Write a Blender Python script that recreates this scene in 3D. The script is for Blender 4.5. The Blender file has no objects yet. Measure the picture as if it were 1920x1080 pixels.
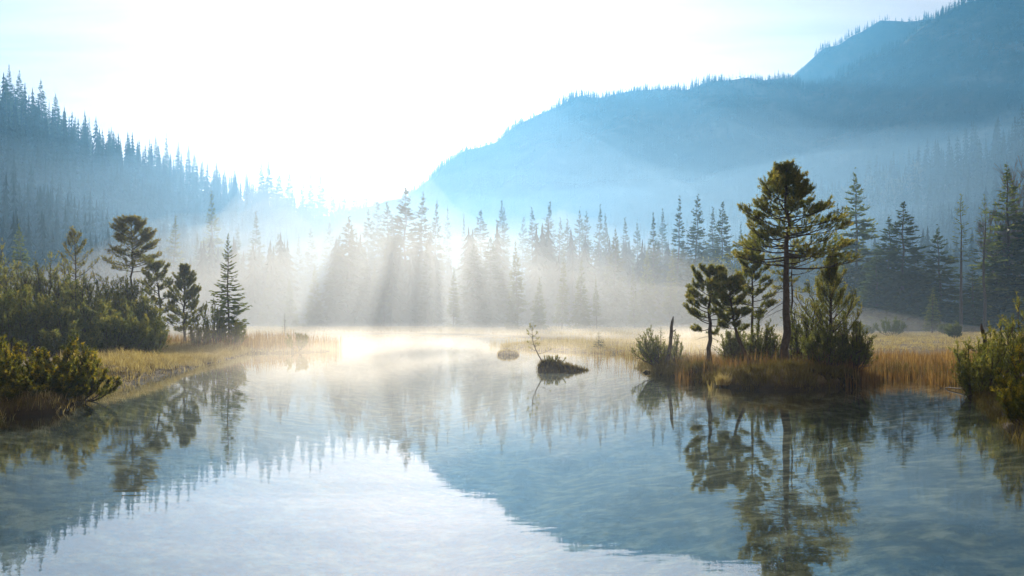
import bpy, math
import numpy as np
from mathutils import Vector

# ------------------------------------------------------------------ camera, world, sun, exposure
scn = bpy.context.scene
F, H0, CX, CY = 1600.0, 2.5, 960.0, 600.0          # focal length in photo pixels, eye height, horizon

cam_d = bpy.data.cameras.new('camera'); cam = bpy.data.objects.new('camera', cam_d)
scn.collection.objects.link(cam); scn.camera = cam
cam.location = (0, 0, H0); cam.rotation_euler = (math.pi / 2, 0, 0)
cam_d.sensor_width = 36.0; cam_d.lens = 36.0 * F / 1920.0
cam_d.shift_y = 60.0 / 1920.0
cam_d.clip_start = 0.1; cam_d.clip_end = 20000

SUN_PX, SUN_PY = 812.0, 106.0
sdir = Vector(((SUN_PX - CX) / F, 1.0, (CY - SUN_PY) / F)).normalized()
SUN_EL = math.asin(sdir.z); SUN_AZ = math.atan2(sdir.x, sdir.y)

world = bpy.data.worlds.new('World'); scn.world = world; world.use_nodes = True
nt = world.node_tree; N = nt.nodes; L = nt.links
for n in list(N): N.remove(n)
sky = N.new('ShaderNodeTexSky'); sky.sky_type = 'NISHITA'; sky.sun_disc = False
sky.sun_elevation = SUN_EL; sky.sun_rotation = SUN_AZ
sky.air_density = 1.0; sky.dust_density = 1.0; sky.ozone_density = 1.0
# a thin veil of high cloud over the whole sky greys the blue and carries faint streaks
bw = N.new('ShaderNodeRGBToBW'); L.new(sky.outputs[0], bw.inputs[0])
tc = N.new('ShaderNodeTexCoord')
sep = N.new('ShaderNodeSeparateXYZ'); L.new(tc.outputs['Generated'], sep.inputs[0])
zc = N.new('ShaderNodeMath'); zc.operation = 'MAXIMUM'; L.new(sep.outputs[2], zc.inputs[0]); zc.inputs[1].default_value = 0.0
za = N.new('ShaderNodeMath'); za.operation = 'ADD'; L.new(zc.outputs[0], za.inputs[0]); za.inputs[1].default_value = 0.06
dv = N.new('ShaderNodeVectorMath'); dv.operation = 'DIVIDE'
cmb = N.new('ShaderNodeCombineXYZ')
for i in range(3): L.new(za.outputs[0], cmb.inputs[i])
L.new(tc.outputs['Generated'], dv.inputs[0]); L.new(cmb.outputs[0], dv.inputs[1])
mp = N.new('ShaderNodeMapping'); mp.inputs['Scale'].default_value = (0.35, 1.2, 0.0); mp.inputs['Rotation'].default_value = (0, 0, 0.35)
L.new(dv.outputs[0], mp.inputs[0])
nz = N.new('ShaderNodeTexNoise'); nz.inputs['Scale'].default_value = 1.6; nz.inputs['Detail'].default_value = 7; nz.inputs['Roughness'].default_value = 0.6
nz.inputs['Distortion'].default_value = 0.4
L.new(mp.outputs[0], nz.inputs[0])
rm = N.new('ShaderNodeMapRange'); L.new(nz.outputs[0], rm.inputs[0])
rm.inputs[1].default_value = 0.3; rm.inputs[2].default_value = 0.7; rm.inputs[3].default_value = 0.72; rm.inputs[4].default_value = 1.28
pw = N.new('ShaderNodeMath'); pw.operation = 'POWER'; L.new(bw.outputs[0], pw.inputs[0]); pw.inputs[1].default_value = 0.75   # cloud evens the brightness out
pk = N.new('ShaderNodeMath'); pk.operation = 'MULTIPLY'; L.new(pw.outputs[0], pk.inputs[0]); pk.inputs[1].default_value = 1.35
gm = N.new('ShaderNodeMath'); gm.operation = 'MULTIPLY'; L.new(pk.outputs[0], gm.inputs[0]); L.new(rm.outputs[0], gm.inputs[1])
veil = N.new('ShaderNodeVectorMath'); veil.operation = 'SCALE'; veil.inputs[0].default_value = (1.24, 0.93, 0.79)
L.new(gm.outputs[0], veil.inputs['Scale'])
mx = N.new('ShaderNodeMix'); mx.data_type = 'RGBA'; mx.inputs[0].default_value = 0.9
L.new(sky.outputs[0], mx.inputs[6]); L.new(veil.outputs[0], mx.inputs[7])
bg = N.new('ShaderNodeBackground'); bg.inputs[1].default_value = 0.07
L.new(mx.outputs[2], bg.inputs[0])
wo = N.new('ShaderNodeOutputWorld'); L.new(bg.outputs[0], wo.inputs[0])

sun_d = bpy.data.lights.new('sun', 'SUN'); sun = bpy.data.objects.new('sun', sun_d); scn.collection.objects.link(sun)
sun_d.energy = 5.0; sun_d.angle = math.radians(0.5); sun_d.color = (1.0, 0.88, 0.71)
sun.rotation_euler = sdir.to_track_quat('Z', 'Y').to_euler()
sun.location = (0, 0, 60)

scn.view_settings.view_transform = 'Standard'; scn.view_settings.look = 'None'
scn.view_settings.exposure = 0.95; scn.view_settings.gamma = 1.0
scn.view_settings.use_curve_mapping = False
cy = scn.cycles
scn.render.engine = 'CYCLES'
cy.use_denoising = True
cy.max_bounces = 8; cy.diffuse_bounces = 2; cy.glossy_bounces = 3; cy.transmission_bounces = 4
cy.transparent_max_bounces = 48; cy.volume_bounces = 1
cy.caustics_reflective = False; cy.caustics_refractive = False
cy.volume_step_rate = 1.0; cy.volume_max_steps = 128

# ------------------------------------------------------------------ helpers
rng = np.random.default_rng(11)
COL = scn.collection

def wx(px, D): return (px - CX) / F * D
def wz(py, D): return H0 + (CY - py) * D / F
def gp(px, py, z=0.0):
    D = (H0 - z) * F / (py - CY)
    return (wx(px, D), D)

def smooth(t):
    t = np.clip(t, 0, 1); return t * t * (3 - 2 * t)

def vnoise(x, y, s=1.0, seed=0):
    """smooth value noise in 2-D, -1..1"""
    x = np.asarray(x) * s + seed * 17.3; y = np.asarray(y) * s + seed * 5.7
    xi = np.floor(x); yi = np.floor(y); xf = smooth(x - xi); yf = smooth(y - yi)
    def h(a, b):
        v = np.sin(a * 127.1 + b * 311.7 + seed * 74.7) * 43758.5453
        return (v - np.floor(v)) * 2 - 1
    return (h(xi, yi) * (1 - xf) + h(xi + 1, yi) * xf) * (1 - yf) + (h(xi, yi + 1) * (1 - xf) + h(xi + 1, yi + 1) * xf) * yf

class MB:
    """collects vertices and faces, then links them as one mesh object"""
    def __init__(s): s.v = []; s.f = []; s.a = []; s.n = 0
    def add(s, V, Fc, a=0.5):
        V = np.asarray(V, dtype=np.float32).reshape(-1, 3); Fc = np.asarray(Fc, dtype=np.int64)
        s.v.append(V); s.f.append(Fc + s.n); s.n += len(V)
        s.a.append(np.full(len(V), a, np.float32) if np.isscalar(a) else np.asarray(a, np.float32))
    def merge(s, o, loc=(0, 0, 0), sc=1.0, rz=0.0, a=None):
        c, sn = math.cos(rz), math.sin(rz)
        V = np.concatenate(o.v); V = V * sc
        V = np.stack([V[:, 0] * c - V[:, 1] * sn, V[:, 0] * sn + V[:, 1] * c, V[:, 2]], 1) + np.array(loc)
        s.v.append(V.astype(np.float32)); s.a.append(np.concatenate(o.a) if a is None else np.full(len(V), a, np.float32))
        for f in o.f: s.f.append(f + s.n)
        s.n += len(V)
    def mesh(s, name, mat, smooth_shade=False):
        me = bpy.data.meshes.new(name)
        V = np.concatenate(s.v)
        me.vertices.add(len(V)); me.vertices.foreach_set('co', V.ravel().astype(np.float32))
        idx = np.concatenate([f.ravel() for f in s.f]); cnt = np.concatenate([np.full(len(f), f.shape[1], np.int64) for f in s.f])
        me.loops.add(len(idx)); me.loops.foreach_set('vertex_index', idx.astype(np.int32))
        me.polygons.add(len(cnt)); st = np.concatenate([[0], np.cumsum(cnt)[:-1]])
        me.polygons.foreach_set('loop_start', st.astype(np.int32))
        if smooth_shade: me.polygons.foreach_set('use_smooth', np.ones(len(cnt), bool))
        at = me.attributes.new('tint', 'FLOAT', 'POINT'); at.data.foreach_set('value', np.concatenate(s.a))
        me.update(calc_edges=True)
        if mat: me.materials.append(mat)
        return me
    def build(s, name, mat, parent=None, smooth_shade=False):
        return link(name, s.mesh(name, mat, smooth_shade), parent)

def link(name, me, parent=None):
    o = bpy.data.objects.new(name, me); COL.objects.link(o)
    if parent is not None: o.parent = parent
    return o

def tag(o, label=None, cat=None, group=None, kind=None):
    for k, v in (('label', label), ('category', cat), ('group', group), ('kind', kind)):
        if v: o[k] = v
    return o

def empty(name, loc, rz=0.0, sc=1.0):
    o = bpy.data.objects.new(name, None); COL.objects.link(o)
    o.location = loc; o.rotation_euler = (0, 0, rz); o.scale = (sc, sc, sc) if np.isscalar(sc) else sc
    o.empty_display_size = 0.2
    return o

def copy_tree(o, loc, rz=0.0, sc=1.0, label=None):
    c = o.copy(); COL.objects.link(c); c.location = loc; c.rotation_euler = (0, 0, rz)
    c.scale = (sc, sc, sc) if np.isscalar(sc) else sc
    if label: c['label'] = label
    for ch in list(o.children):
        d = ch.copy(); COL.objects.link(d); d.parent = c
        for g in list(ch.children):
            e = g.copy(); COL.objects.link(e); e.parent = d
    return c

def norm(v):
    v = np.asarray(v, float); return v / np.maximum(np.linalg.norm(v, axis=-1, keepdims=True), 1e-9)

# ------------------------------------------------------------------ materials
def nodes(m):
    m.use_nodes = True; t = m.node_tree
    for n in list(t.nodes): t.nodes.remove(n)
    o = t.nodes.new('ShaderNodeOutputMaterial')
    return t, t.nodes, t.links, o

def ramp(nt, src, stops):
    r = nt.nodes.new('ShaderNodeValToRGB'); nt.links.new(src, r.inputs[0])
    e = r.color_ramp.elements
    while len(e) < len(stops): e.new(0.5)
    for k, (p, c) in enumerate(stops): e[k].position = p; e[k].color = (*c, 1)
    return r.outputs[0]

def noise(nt, scale, detail=4, rough=0.55, vec=None, coord='Object'):
    n = nt.nodes.new('ShaderNodeTexNoise'); n.inputs['Scale'].default_value = scale
    n.inputs['Detail'].default_value = detail; n.inputs['Roughness'].default_value = rough
    if vec is None:
        c = nt.nodes.new('ShaderNodeTexCoord'); vec = c.outputs[coord]
    nt.links.new(vec, n.inputs['Vector'])
    return n.outputs['Fac']

def mixc(nt, f, a, b, blend='MIX'):
    m = nt.nodes.new('ShaderNodeMix'); m.data_type = 'RGBA'; m.blend_type = blend
    for i, s in ((0, f), (6, a), (7, b)):
        if hasattr(s, 'links'): nt.links.new(s, m.inputs[i])
        else: m.inputs[i].default_value = s if i == 0 else (*s, 1)
    return m.outputs[2]

def leaf_mat(name, stops, trans=0.4, tcol=1.5, rough=0.6, matte=False):
    """foliage: diffuse + light that comes through the leaf, colour by the per-tuft 'tint' attribute"""
    m = bpy.data.materials.new(name); nt, N, L, out = nodes(m)
    a = N.new('ShaderNodeAttribute'); a.attribute_name = 'tint'
    col = ramp(nt, a.outputs['Fac'], stops)
    p = N.new('ShaderNodeBsdfPrincipled'); p.inputs['Roughness'].default_value = rough
    p.inputs['Specular IOR Level'].default_value = 0.06
    L.new(col, p.inputs['Base Color'])
    if matte: p = N.new('ShaderNodeBsdfDiffuse'); L.new(col, p.inputs['Color'])
    t = N.new('ShaderNodeBsdfTranslucent')
    L.new(mixc(nt, 1.0, col, (tcol, tcol, tcol * 0.6), 'MULTIPLY'), t.inputs[0])
    mx = N.new('ShaderNodeMixShader'); mx.inputs[0].default_value = trans
    L.new(p.outputs[0], mx.inputs[1]); L.new(t.outputs[0], mx.inputs[2]); L.new(mx.outputs[0], out.inputs[0])
    return m

def bark_mat(name, c1, c2, scale=6.0):
    m = bpy.data.materials.new(name); nt, N, L, out = nodes(m)
    f = noise(nt, scale, 5, 0.65)
    p = N.new('ShaderNodeBsdfPrincipled'); p.inputs['Roughness'].default_value = 0.9
    L.new(ramp(nt, f, [(0.3, c1), (0.7, c2)]), p.inputs['Base Color'])
    b = N.new('ShaderNodeBump'); b.inputs['Strength'].default_value = 0.6; b.inputs['Distance'].default_value = 0.03
    L.new(noise(nt, scale * 3, 4), b.inputs['Height']); L.new(b.outputs[0], p.inputs['Normal'])
    L.new(p.outputs[0], out.inputs[0])
    return m

M = {}
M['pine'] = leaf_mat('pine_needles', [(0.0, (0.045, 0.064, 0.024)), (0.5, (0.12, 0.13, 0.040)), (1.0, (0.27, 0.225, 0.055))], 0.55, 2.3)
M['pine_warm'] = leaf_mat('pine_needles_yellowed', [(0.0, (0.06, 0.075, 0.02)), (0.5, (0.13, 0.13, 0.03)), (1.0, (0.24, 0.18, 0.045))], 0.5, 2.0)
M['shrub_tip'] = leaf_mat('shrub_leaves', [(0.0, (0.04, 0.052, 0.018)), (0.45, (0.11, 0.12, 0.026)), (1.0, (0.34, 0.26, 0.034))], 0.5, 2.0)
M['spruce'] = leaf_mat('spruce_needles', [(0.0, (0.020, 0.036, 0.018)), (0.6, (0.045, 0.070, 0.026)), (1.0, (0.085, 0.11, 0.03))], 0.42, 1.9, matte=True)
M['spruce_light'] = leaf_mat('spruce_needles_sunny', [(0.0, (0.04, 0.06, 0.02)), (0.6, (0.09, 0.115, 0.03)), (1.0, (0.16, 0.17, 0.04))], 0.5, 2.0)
M['forest'] = leaf_mat('forest_needles', [(0.0, (0.018, 0.030, 0.016)), (0.8, (0.034, 0.050, 0.022)), (1.0, (0.20, 0.17, 0.12))], 0.06, 1.2, matte=True)
M['reed'] = leaf_mat('dry_reed', [(0.0, (0.12, 0.065, 0.028)), (0.5, (0.25, 0.145, 0.060)), (1.0, (0.43, 0.30, 0.145))], 0.45, 1.3)
M['grass'] = leaf_mat('dry_grass', [(0.0, (0.20, 0.14, 0.06)), (0.5, (0.36, 0.28, 0.13)), (1.0, (0.55, 0.47, 0.28))], 0.45, 1.2)
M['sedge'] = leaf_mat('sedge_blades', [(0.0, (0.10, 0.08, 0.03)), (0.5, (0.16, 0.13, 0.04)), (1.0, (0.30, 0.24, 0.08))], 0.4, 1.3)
M['bark'] = bark_mat('pine_bark', (0.035, 0.026, 0.020), (0.10, 0.075, 0.055))
M['bark_grey'] = bark_mat('dead_wood', (0.05, 0.042, 0.035), (0.16, 0.14, 0.12))
M['bark_pale'] = bark_mat('bare_twigs', (0.10, 0.08, 0.06), (0.20, 0.16, 0.12))

# ------------------------------------------------------------------ the lie of the land
LAKE = [(-13, -8), (-14, 8), gp(-150, 830), gp(20, 780), gp(120, 772), gp(150, 754), gp(185, 740), gp(255, 715), gp(300, 703), gp(355, 691), gp(420, 675),
        gp(450, 668), gp(470, 663), gp(540, 662), gp(622, 659), gp(634, 653), gp(580, 648), gp(490, 643), gp(440, 637), gp(470, 630), gp(600, 627),
        gp(760, 626), gp(900, 628), gp(1000, 634), gp(1020, 640), gp(940, 647), gp(945, 654), gp(1000, 658), gp(1080, 661), gp(1160, 666), gp(1210, 674),
        gp(1196, 689), gp(1230, 701), gp(1300, 713), gp(1345, 723), gp(1390, 729), gp(1500, 732), gp(1570, 724), gp(1610, 714), gp(1680, 706),
        gp(1760, 712), gp(1815, 726), gp(1850, 760), gp(1890, 805), gp(1960, 860), gp(2150, 950), (9.5, 2), (9, -8)]
LAKE = np.array(LAKE, float)

def lake_sdf(x, y):
    """distance to the shore: negative in the lake"""
    x = np.asarray(x, float); y = np.asarray(y, float)
    d = np.full(x.shape, 1e9); ins = np.zeros(x.shape, bool)
    n = len(LAKE)
    for i in range(n):
        ax, ay = LAKE[i]; bx, by = LAKE[(i + 1) % n]
        ex, ey = bx - ax, by - ay
        t = np.clip(((x - ax) * ex + (y - ay) * ey) / (ex * ex + ey * ey + 1e-12), 0, 1)
        d = np.minimum(d, np.hypot(x - ax - t * ex, y - ay - t * ey))
        c = ((ay > y) != (by > y)) & (x < ex * (y - ay) / (ey + (1e-12 if ey == 0 else 0)) + ax)
        ins ^= c
    return np.where(ins, -d, d)

HILLS = [  # px, photo row of the bare ridge, distance, foot as a share of the distance
    ('left', [-1400, -900, -300, 0, 100, 200, 300, 400, 500, 600, 700, 800, 900, 1000, 1080],
     [170, 170, 175, 215, 270, 302, 334, 364, 382, 398, 414, 440, 480, 540, 600],
     [400, 400, 420, 450, 480, 540, 620, 720, 820, 920, 1040, 1150, 1250, 1300, 1300], 0.42),
    ('right', [980, 1050, 1150, 1300, 1400, 1500, 1600, 1700, 1800, 1900, 2100, 2700],
     [600, 560, 490, 445, 425, 400, 375, 345, 310, 285, 250, 230],
     [750, 750, 720, 680, 650, 620, 600, 560, 520, 480, 450, 450], 0.52),
    ('mountain', [300, 450, 560, 690, 760, 860, 930, 1000, 1070, 1150, 1180, 1260, 1290, 1330, 1400, 1470, 1510, 1560, 1640, 1700, 1790, 1900, 2100, 2700],
     [600, 530, 455, 369, 332, 277, 247, 207, 175, 163, 158, 160, 158, 143, 141, 150, 163, 143, 108, 78, 13, -40, -70, -80],
     [1700] * 24, 0.47),
    ('peak', [1300, 1380, 1450, 1480, 1540, 1590, 1650, 1740, 1790, 1900, 2200, 2700],
     [400, 240, 168, 148, 95, 71, 37, 35, 11, 0, 10, 60], [2200] * 12, 0.80),
]

def hill_h(name, px, y):
    for nm, P, R, D, fo in HILLS:
        if nm != name: continue
        r = np.interp(px, P, R); d = np.interp(px, P, D)
        top = H0 + (CY - r) * d / F
        top = np.where((px < P[0]) | (px > P[-1]), top if P[0] < -500 else top, top)
        b = d * fo
        t = (y - b) / (d - b)
        up = np.where(t < 1, np.clip(t, 0, 1) ** 1.25, 1.0 - 0.35 * (y - d) / d)
        return np.maximum(top, 0) * np.clip(up, 0, 1)

MOUNDS = [(gp(1465, 712, .2), 0.50, 3.2, 2.2), (gp(1330, 700, .2), 0.35, 1.6, 1.6), (gp(1560, 705, .2), 0.3, 2.0, 1.6), (gp(1250, 690, .2), 0.25, 1.3, 1.3),
          (gp(120, 690, .3), 0.5, 6, 6), (gp(60, 660, .3), 0.6, 12, 9), (gp(225, 705, .2), 0.22, 1.6, 1.2), (gp(80, 755, .2), 0.35, 2.4, 1.6)]

def ground_h(x, y, detail=True):
    x = np.asarray(x, float); y = np.asarray(y, float)
    d = lake_sdf(x, y)
    z = np.where(d < 0, -np.minimum(1.7, 0.10 + 0.16 * -d), 0.02 + 0.22 * (1 - np.exp(-np.maximum(d, 0) / 0.9)) + 0.006 * np.minimum(np.maximum(d, 0), 60))
    for (mx, my), h, rx, ry in MOUNDS:
        z = z + np.where(d > -0.6, h * np.exp(-((x - mx) / rx) ** 2 - ((y - my) / ry) ** 2) * smooth((d + 0.5) / 0.9), 0)
    if detail:
        land = smooth(d / 0.6)
        near = np.exp(-np.maximum(y - 40, 0) / 120)
        z = z + land * (0.07 * vnoise(x, y, 0.9, 1) + 0.05 * vnoise(x, y, 2.1, 2)) * near + (1 - land) * 0.10 * vnoise(x, y, 0.8, 3)
    yy = np.maximum(y, 1.0); px = CX + F * x / yy
    hz = np.zeros_like(z)
    for nm, *_ in HILLS: hz = np.maximum(hz, hill_h(nm, px, yy))
    hz = hz * (y > 60)
    big = smooth((y - 250) / 500)
    rel = np.sin(np.clip(hz / 500.0, 0, 1) * np.pi) * smooth((y - 700) / 300)
    hz = hz - rel * 45 * np.abs(vnoise(x, y, 0.006, 41)) - rel * 18 * np.abs(vnoise(x, y, 0.015, 42))
    hz = hz * (1 + 0.014 * vnoise(x, y, 0.012, 5) * big + 0.012 * vnoise(x, y, 0.03, 6) * big)
    return z + hz

def gz(x, y): return float(ground_h(np.array([x]), np.array([y]))[0])

us = np.concatenate([np.linspace(-2.4, -0.68, 50)[:-1], np.linspace(-0.68, 0.68, 410), np.linspace(0.68, 2.4, 50)[1:]])
OFF = 40.0
ys = np.geomspace(4.0, 2700.0, 450) - OFF
UU, YY = np.meshgrid(us, ys); XX = UU * (YY + OFF)
ZZ = ground_h(XX, YY)
nr, nc = XX.shape
ii = np.arange(nr - 1)[:, None] * nc + np.arange(nc - 1)[None, :]
gf = np.stack([ii, ii + 1, ii + nc + 1, ii + nc], -1).reshape(-1, 4)
g = MB(); g.add(np.stack([XX, YY, ZZ], -1), gf)

gm_ = bpy.data.materials.new('ground'); nt, N, L, out = nodes(gm_)
geo = N.new('ShaderNodeNewGeometry'); sp = N.new('ShaderNodeSeparateXYZ'); L.new(geo.outputs['Position'], sp.inputs[0])
n1 = noise(nt, 0.35, 6, 0.6); n2 = noise(nt, 2.2, 5, 0.6); n3 = noise(nt, 0.7, 5, 0.62)
land = mixc(nt, n2, (0.075, 0.058, 0.026), (0.24, 0.18, 0.085))
meadow = mixc(nt, n1, (0.20, 0.17, 0.075), (0.36, 0.29, 0.15))
floor_ = ramp(nt, noise(nt, 0.010, 8, 0.62), [(0.36, (0.012, 0.020, 0.010)), (0.5, (0.035, 0.045, 0.022)), (0.6, (0.07, 0.072, 0.045)), (0.70, (0.13, 0.125, 0.10))])
def rng_node(src, a, b):
    r = N.new('ShaderNodeMapRange'); L.new(src, r.inputs[0]); r.inputs[1].default_value = a; r.inputs[2].default_value = b; r.interpolation_type = 'SMOOTHSTEP'
    return r.outputs[0]
c = mixc(nt, rng_node(sp.outputs[1], 60, 130), land, meadow)
c = mixc(nt, rng_node(sp.outputs[2], 1.5, 7.0), c, floor_)
bedn = ramp(nt, noise(nt, 1.7, 6, 0.66), [(0.40, (0.022, 0.026, 0.016)), (0.48, (0.07, 0.068, 0.036)), (0.55, (0.18, 0.16, 0.085)), (0.64, (0.34, 0.30, 0.18))])
mudn = mixc(nt, n2, (0.03, 0.022, 0.012), (0.07, 0.05, 0.026))
c = mixc(nt, rng_node(sp.outputs[2], 0.30, 0.08), c, mudn)
c = mixc(nt, rng_node(sp.outputs[2], -0.04, -0.25), c, bedn)
p = N.new('ShaderNodeBsdfPrincipled'); p.inputs['Roughness'].default_value = 0.95; p.inputs['Specular IOR Level'].default_value = 0.2
L.new(c, p.inputs['Base Color'])
b = N.new('ShaderNodeBump'); b.inputs['Strength'].default_value = 0.7; b.inputs['Distance'].default_value = 0.12
L.new(noise(nt, 3.0, 6, 0.65), b.inputs['Height']); L.new(b.outputs[0], p.inputs['Normal'])
L.new(p.outputs[0], out.inputs[0])
ground = tag(g.build('ground', gm_, smooth_shade=True), 'grassy valley floor, lake bed and wooded slopes', kind='structure')

# water: one flat sheet, a little larger than the lake so that the banks cut its edge
wm = bpy.data.materials.new('lake_water'); nt, N, L, out = nodes(wm)
fr = N.new('ShaderNodeFresnel'); fr.inputs['IOR'].default_value = 2.45
gl = N.new('ShaderNodeBsdfGlossy'); gl.inputs['Roughness'].default_value = 0.0; gl.inputs['Color'].default_value = (0.97, 0.98, 1, 1)
tr = N.new('ShaderNodeBsdfTransparent'); tr.inputs['Color'].default_value = (0.80, 0.92, 0.96, 1)
gw = N.new('ShaderNodeNewGeometry'); fm = N.new('ShaderNodeMix'); fm.inputs[3].default_value = 0.3   # light on its way up or down through the surface
L.new(gw.outputs['Backfacing'], fm.inputs[0]); L.new(fr.outputs[0], fm.inputs[2])
mxs = N.new('ShaderNodeMixShader'); L.new(fm.outputs[0], mxs.inputs[0]); L.new(tr.outputs[0], mxs.inputs[1]); L.new(gl.outputs[0], mxs.inputs[2])
b = N.new('ShaderNodeBump'); b.inputs['Strength'].default_value = 1.0; b.inputs['Distance'].default_value = 1.0
co = N.new('ShaderNodeTexCoord'); mpn = N.new('ShaderNodeMapping'); mpn.inputs['Scale'].default_value = (0.7, 1.5, 1.0)
L.new(co.outputs['Object'], mpn.inputs[0])
w1 = noise(nt, 2.6, 2, 0.45, mpn.outputs[0]); w2 = noise(nt, 0.5, 2, 0.5, mpn.outputs[0])
ad = N.new('ShaderNodeMath'); ad.operation = 'MULTIPLY'; L.new(w1, ad.inputs[0]); L.new(w2, ad.inputs[1])
sc_ = N.new('ShaderNodeMath'); sc_.operation = 'MULTIPLY'; L.new(ad.outputs[0], sc_.inputs[0]); sc_.inputs[1].default_value = 0.0026
sp = N.new('ShaderNodeSeparateXYZ'); L.new(co.outputs['Object'], sp.inputs[0])
calm = N.new('ShaderNodeMapRange'); L.new(sp.outputs[1], calm.inputs[0])   # ruffled near the open end, calm in the lee of the far shore
for q_, v_ in ((1, 8), (2, 60), (3, 1.0), (4, 0.2)): calm.inputs[q_].default_value = v_
cm = N.new('ShaderNodeMath'); cm.operation = 'MULTIPLY'; L.new(sc_.outputs[0], cm.inputs[0]); L.new(calm.outputs[0], cm.inputs[1])
L.new(cm.outputs[0], b.inputs['Height'])
L.new(b.outputs[0], gl.inputs['Normal']); L.new(b.outputs[0], fr.inputs['Normal'])
L.new(mxs.outputs[0], out.inputs[0])
w = MB(); w.add([(-45, -14, 0), (60, -14, 0), (60, 160, 0), (-95, 160, 0)], [(0, 1, 2, 3)])
tag(w.build('lake_water', wm), 'still clear lake water', kind='structure')

# ------------------------------------------------------------------ air
def volume_mat(name, col, dens, g):
    m = bpy.data.materials.new(name); nt, N, L, out = nodes(m)
    v = N.new('ShaderNodeVolumePrincipled'); v.inputs['Color'].default_value = (*col, 1)
    v.inputs['Density'].default_value = dens; v.inputs['Anisotropy'].default_value = g
    L.new(v.outputs[0], out.inputs['Volume'])
    return m, nt, v
BOXF = np.array([(0, 3, 2, 1), (4, 5, 6, 7), (0, 1, 5, 4), (1, 2, 6, 5), (2, 3, 7, 6), (3, 0, 4, 7)])
def box(x0, x1, y0, y1, z0, z1):
    return np.array([(x0, y0, z0), (x1, y0, z0), (x1, y1, z0), (x0, y1, z0), (x0, y0, z1), (x1, y0, z1), (x1, y1, z1), (x0, y1, z1)])
hm, _, _ = volume_mat('haze', (0.16, 0.52, 0.97), 0.00015, 0.54)
h = MB(); h.add(box(-7000, 7000, -50, 2750, -4, 960), BOXF)
tag(h.build('haze', hm), 'thin blue haze filling the valley', kind='stuff')

def mist_layer(name, x0, x1, y0, y1, top, amp, dens, g, col, label, n=40, seed=1, tx=4.0):
    """a closed bank of even mist with a rolling top that thins to its edges"""
    xs = np.linspace(x0, x1, n); ys = np.linspace(y0, y1, n)
    X, Y = np.meshgrid(xs, ys)
    e = smooth((X - x0) / (x1 - x0) * tx) * smooth((x1 - X) / (x1 - x0) * tx) * smooth((Y - y0) / (y1 - y0) * 5) * smooth((y1 - Y) / (y1 - y0) * 5)
    T = 0.05 + e * top * (1 + amp * vnoise(X, Y, 4.0 / (y1 - y0) * 3, seed) + amp * 0.5 * vnoise(X, Y, 12.0 / (y1 - y0) * 3, seed + 1))
    k = MB(); i = np.arange(n - 1)[:, None] * n + np.arange(n - 1)[None, :]
    q = np.stack([i, i + 1, i + n + 1, i + n], -1).reshape(-1, 4)
    V = np.concatenate([np.stack([X, Y, T], -1).reshape(-1, 3), np.stack([X, Y, X * 0 - 3.0], -1).reshape(-1, 3)])
    m = n * n; bd = list(range(n)) + [r * n + n - 1 for r in range(1, n)] + [(n - 1) * n + c_ for c_ in range(n - 2, -1, -1)] + [r * n for r in range(n - 2, 0, -1)]
    sides = np.array([(bd[j], bd[j] + m, bd[(j + 1) % len(bd)] + m, bd[(j + 1) % len(bd)]) for j in range(len(bd))])
    k.add(V, np.concatenate([q, q[:, ::-1] + m, sides]))
    mm, _, _ = volume_mat(name, col, dens, g)
    return tag(k.build(name, mm), label, kind='stuff')
mist_layer('valley_haze', -1100, 1100, 60, 1500, 115, 0.18, 0.00045, 0.52, (0.28, 0.60, 0.98), 'thin haze pooled in the valley up to the hill crests', seed=5)
mist_layer('valley_mist', -560, 560, 130, 850, 60, 0.3, 0.0011, 0.46, (0.42, 0.69, 1.0), 'pale mist bank lying in the valley behind the lake', seed=3)
mist_layer('shore_mist', -130, 85, 95, 265, 23, 0.35, 0.0040, 0.48, (0.96, 0.95, 0.94), 'denser mist along the far shore', seed=8, tx=2.0)
mist_layer('shadow_lift_haze', -60, 60, 10, 150, 12, 0.2, 0.0006, 0.5, (0.70, 0.84, 1.0), 'thin haze added over the near water to lift the dark tones', seed=9, tx=3.0)  # added volume that lifts the foreground shadows, standing in for lens glare

# ------------------------------------------------------------------ plant builders
UP = np.array([0, 0, 1.0])

def tube(mb, pts, rad, n=6, a=0.5, cap=False):
    pts = np.asarray(pts, float); rad = np.asarray(rad, float); m = len(pts)
    tg = np.gradient(pts, axis=0); tg = norm(tg)
    ref = np.where(np.abs(tg[:, 2:3]) > 0.9, np.array([[1.0, 0, 0]]), np.array([[0, 0, 1.0]]))
    s = norm(np.cross(tg, ref)); t = np.cross(s, tg)
    an = np.arange(n) / n * 2 * np.pi
    V = pts[:, None, :] + rad[:, None, None] * (np.cos(an)[None, :, None] * s[:, None, :] + np.sin(an)[None, :, None] * t[:, None, :])
    i = np.arange(m - 1)[:, None] * n; j = np.arange(n)[None, :]
    q = np.stack([i + j, i + (j + 1) % n, i + n + (j + 1) % n, i + n + j], -1).reshape(-1, 4)
    mb.add(V.reshape(-1, 3), q, a)
    if cap:
        mb.add(np.concatenate([V[-1], [pts[-1]]]), [(k, (k + 1) % n, n) for k in range(n)], a)

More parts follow.
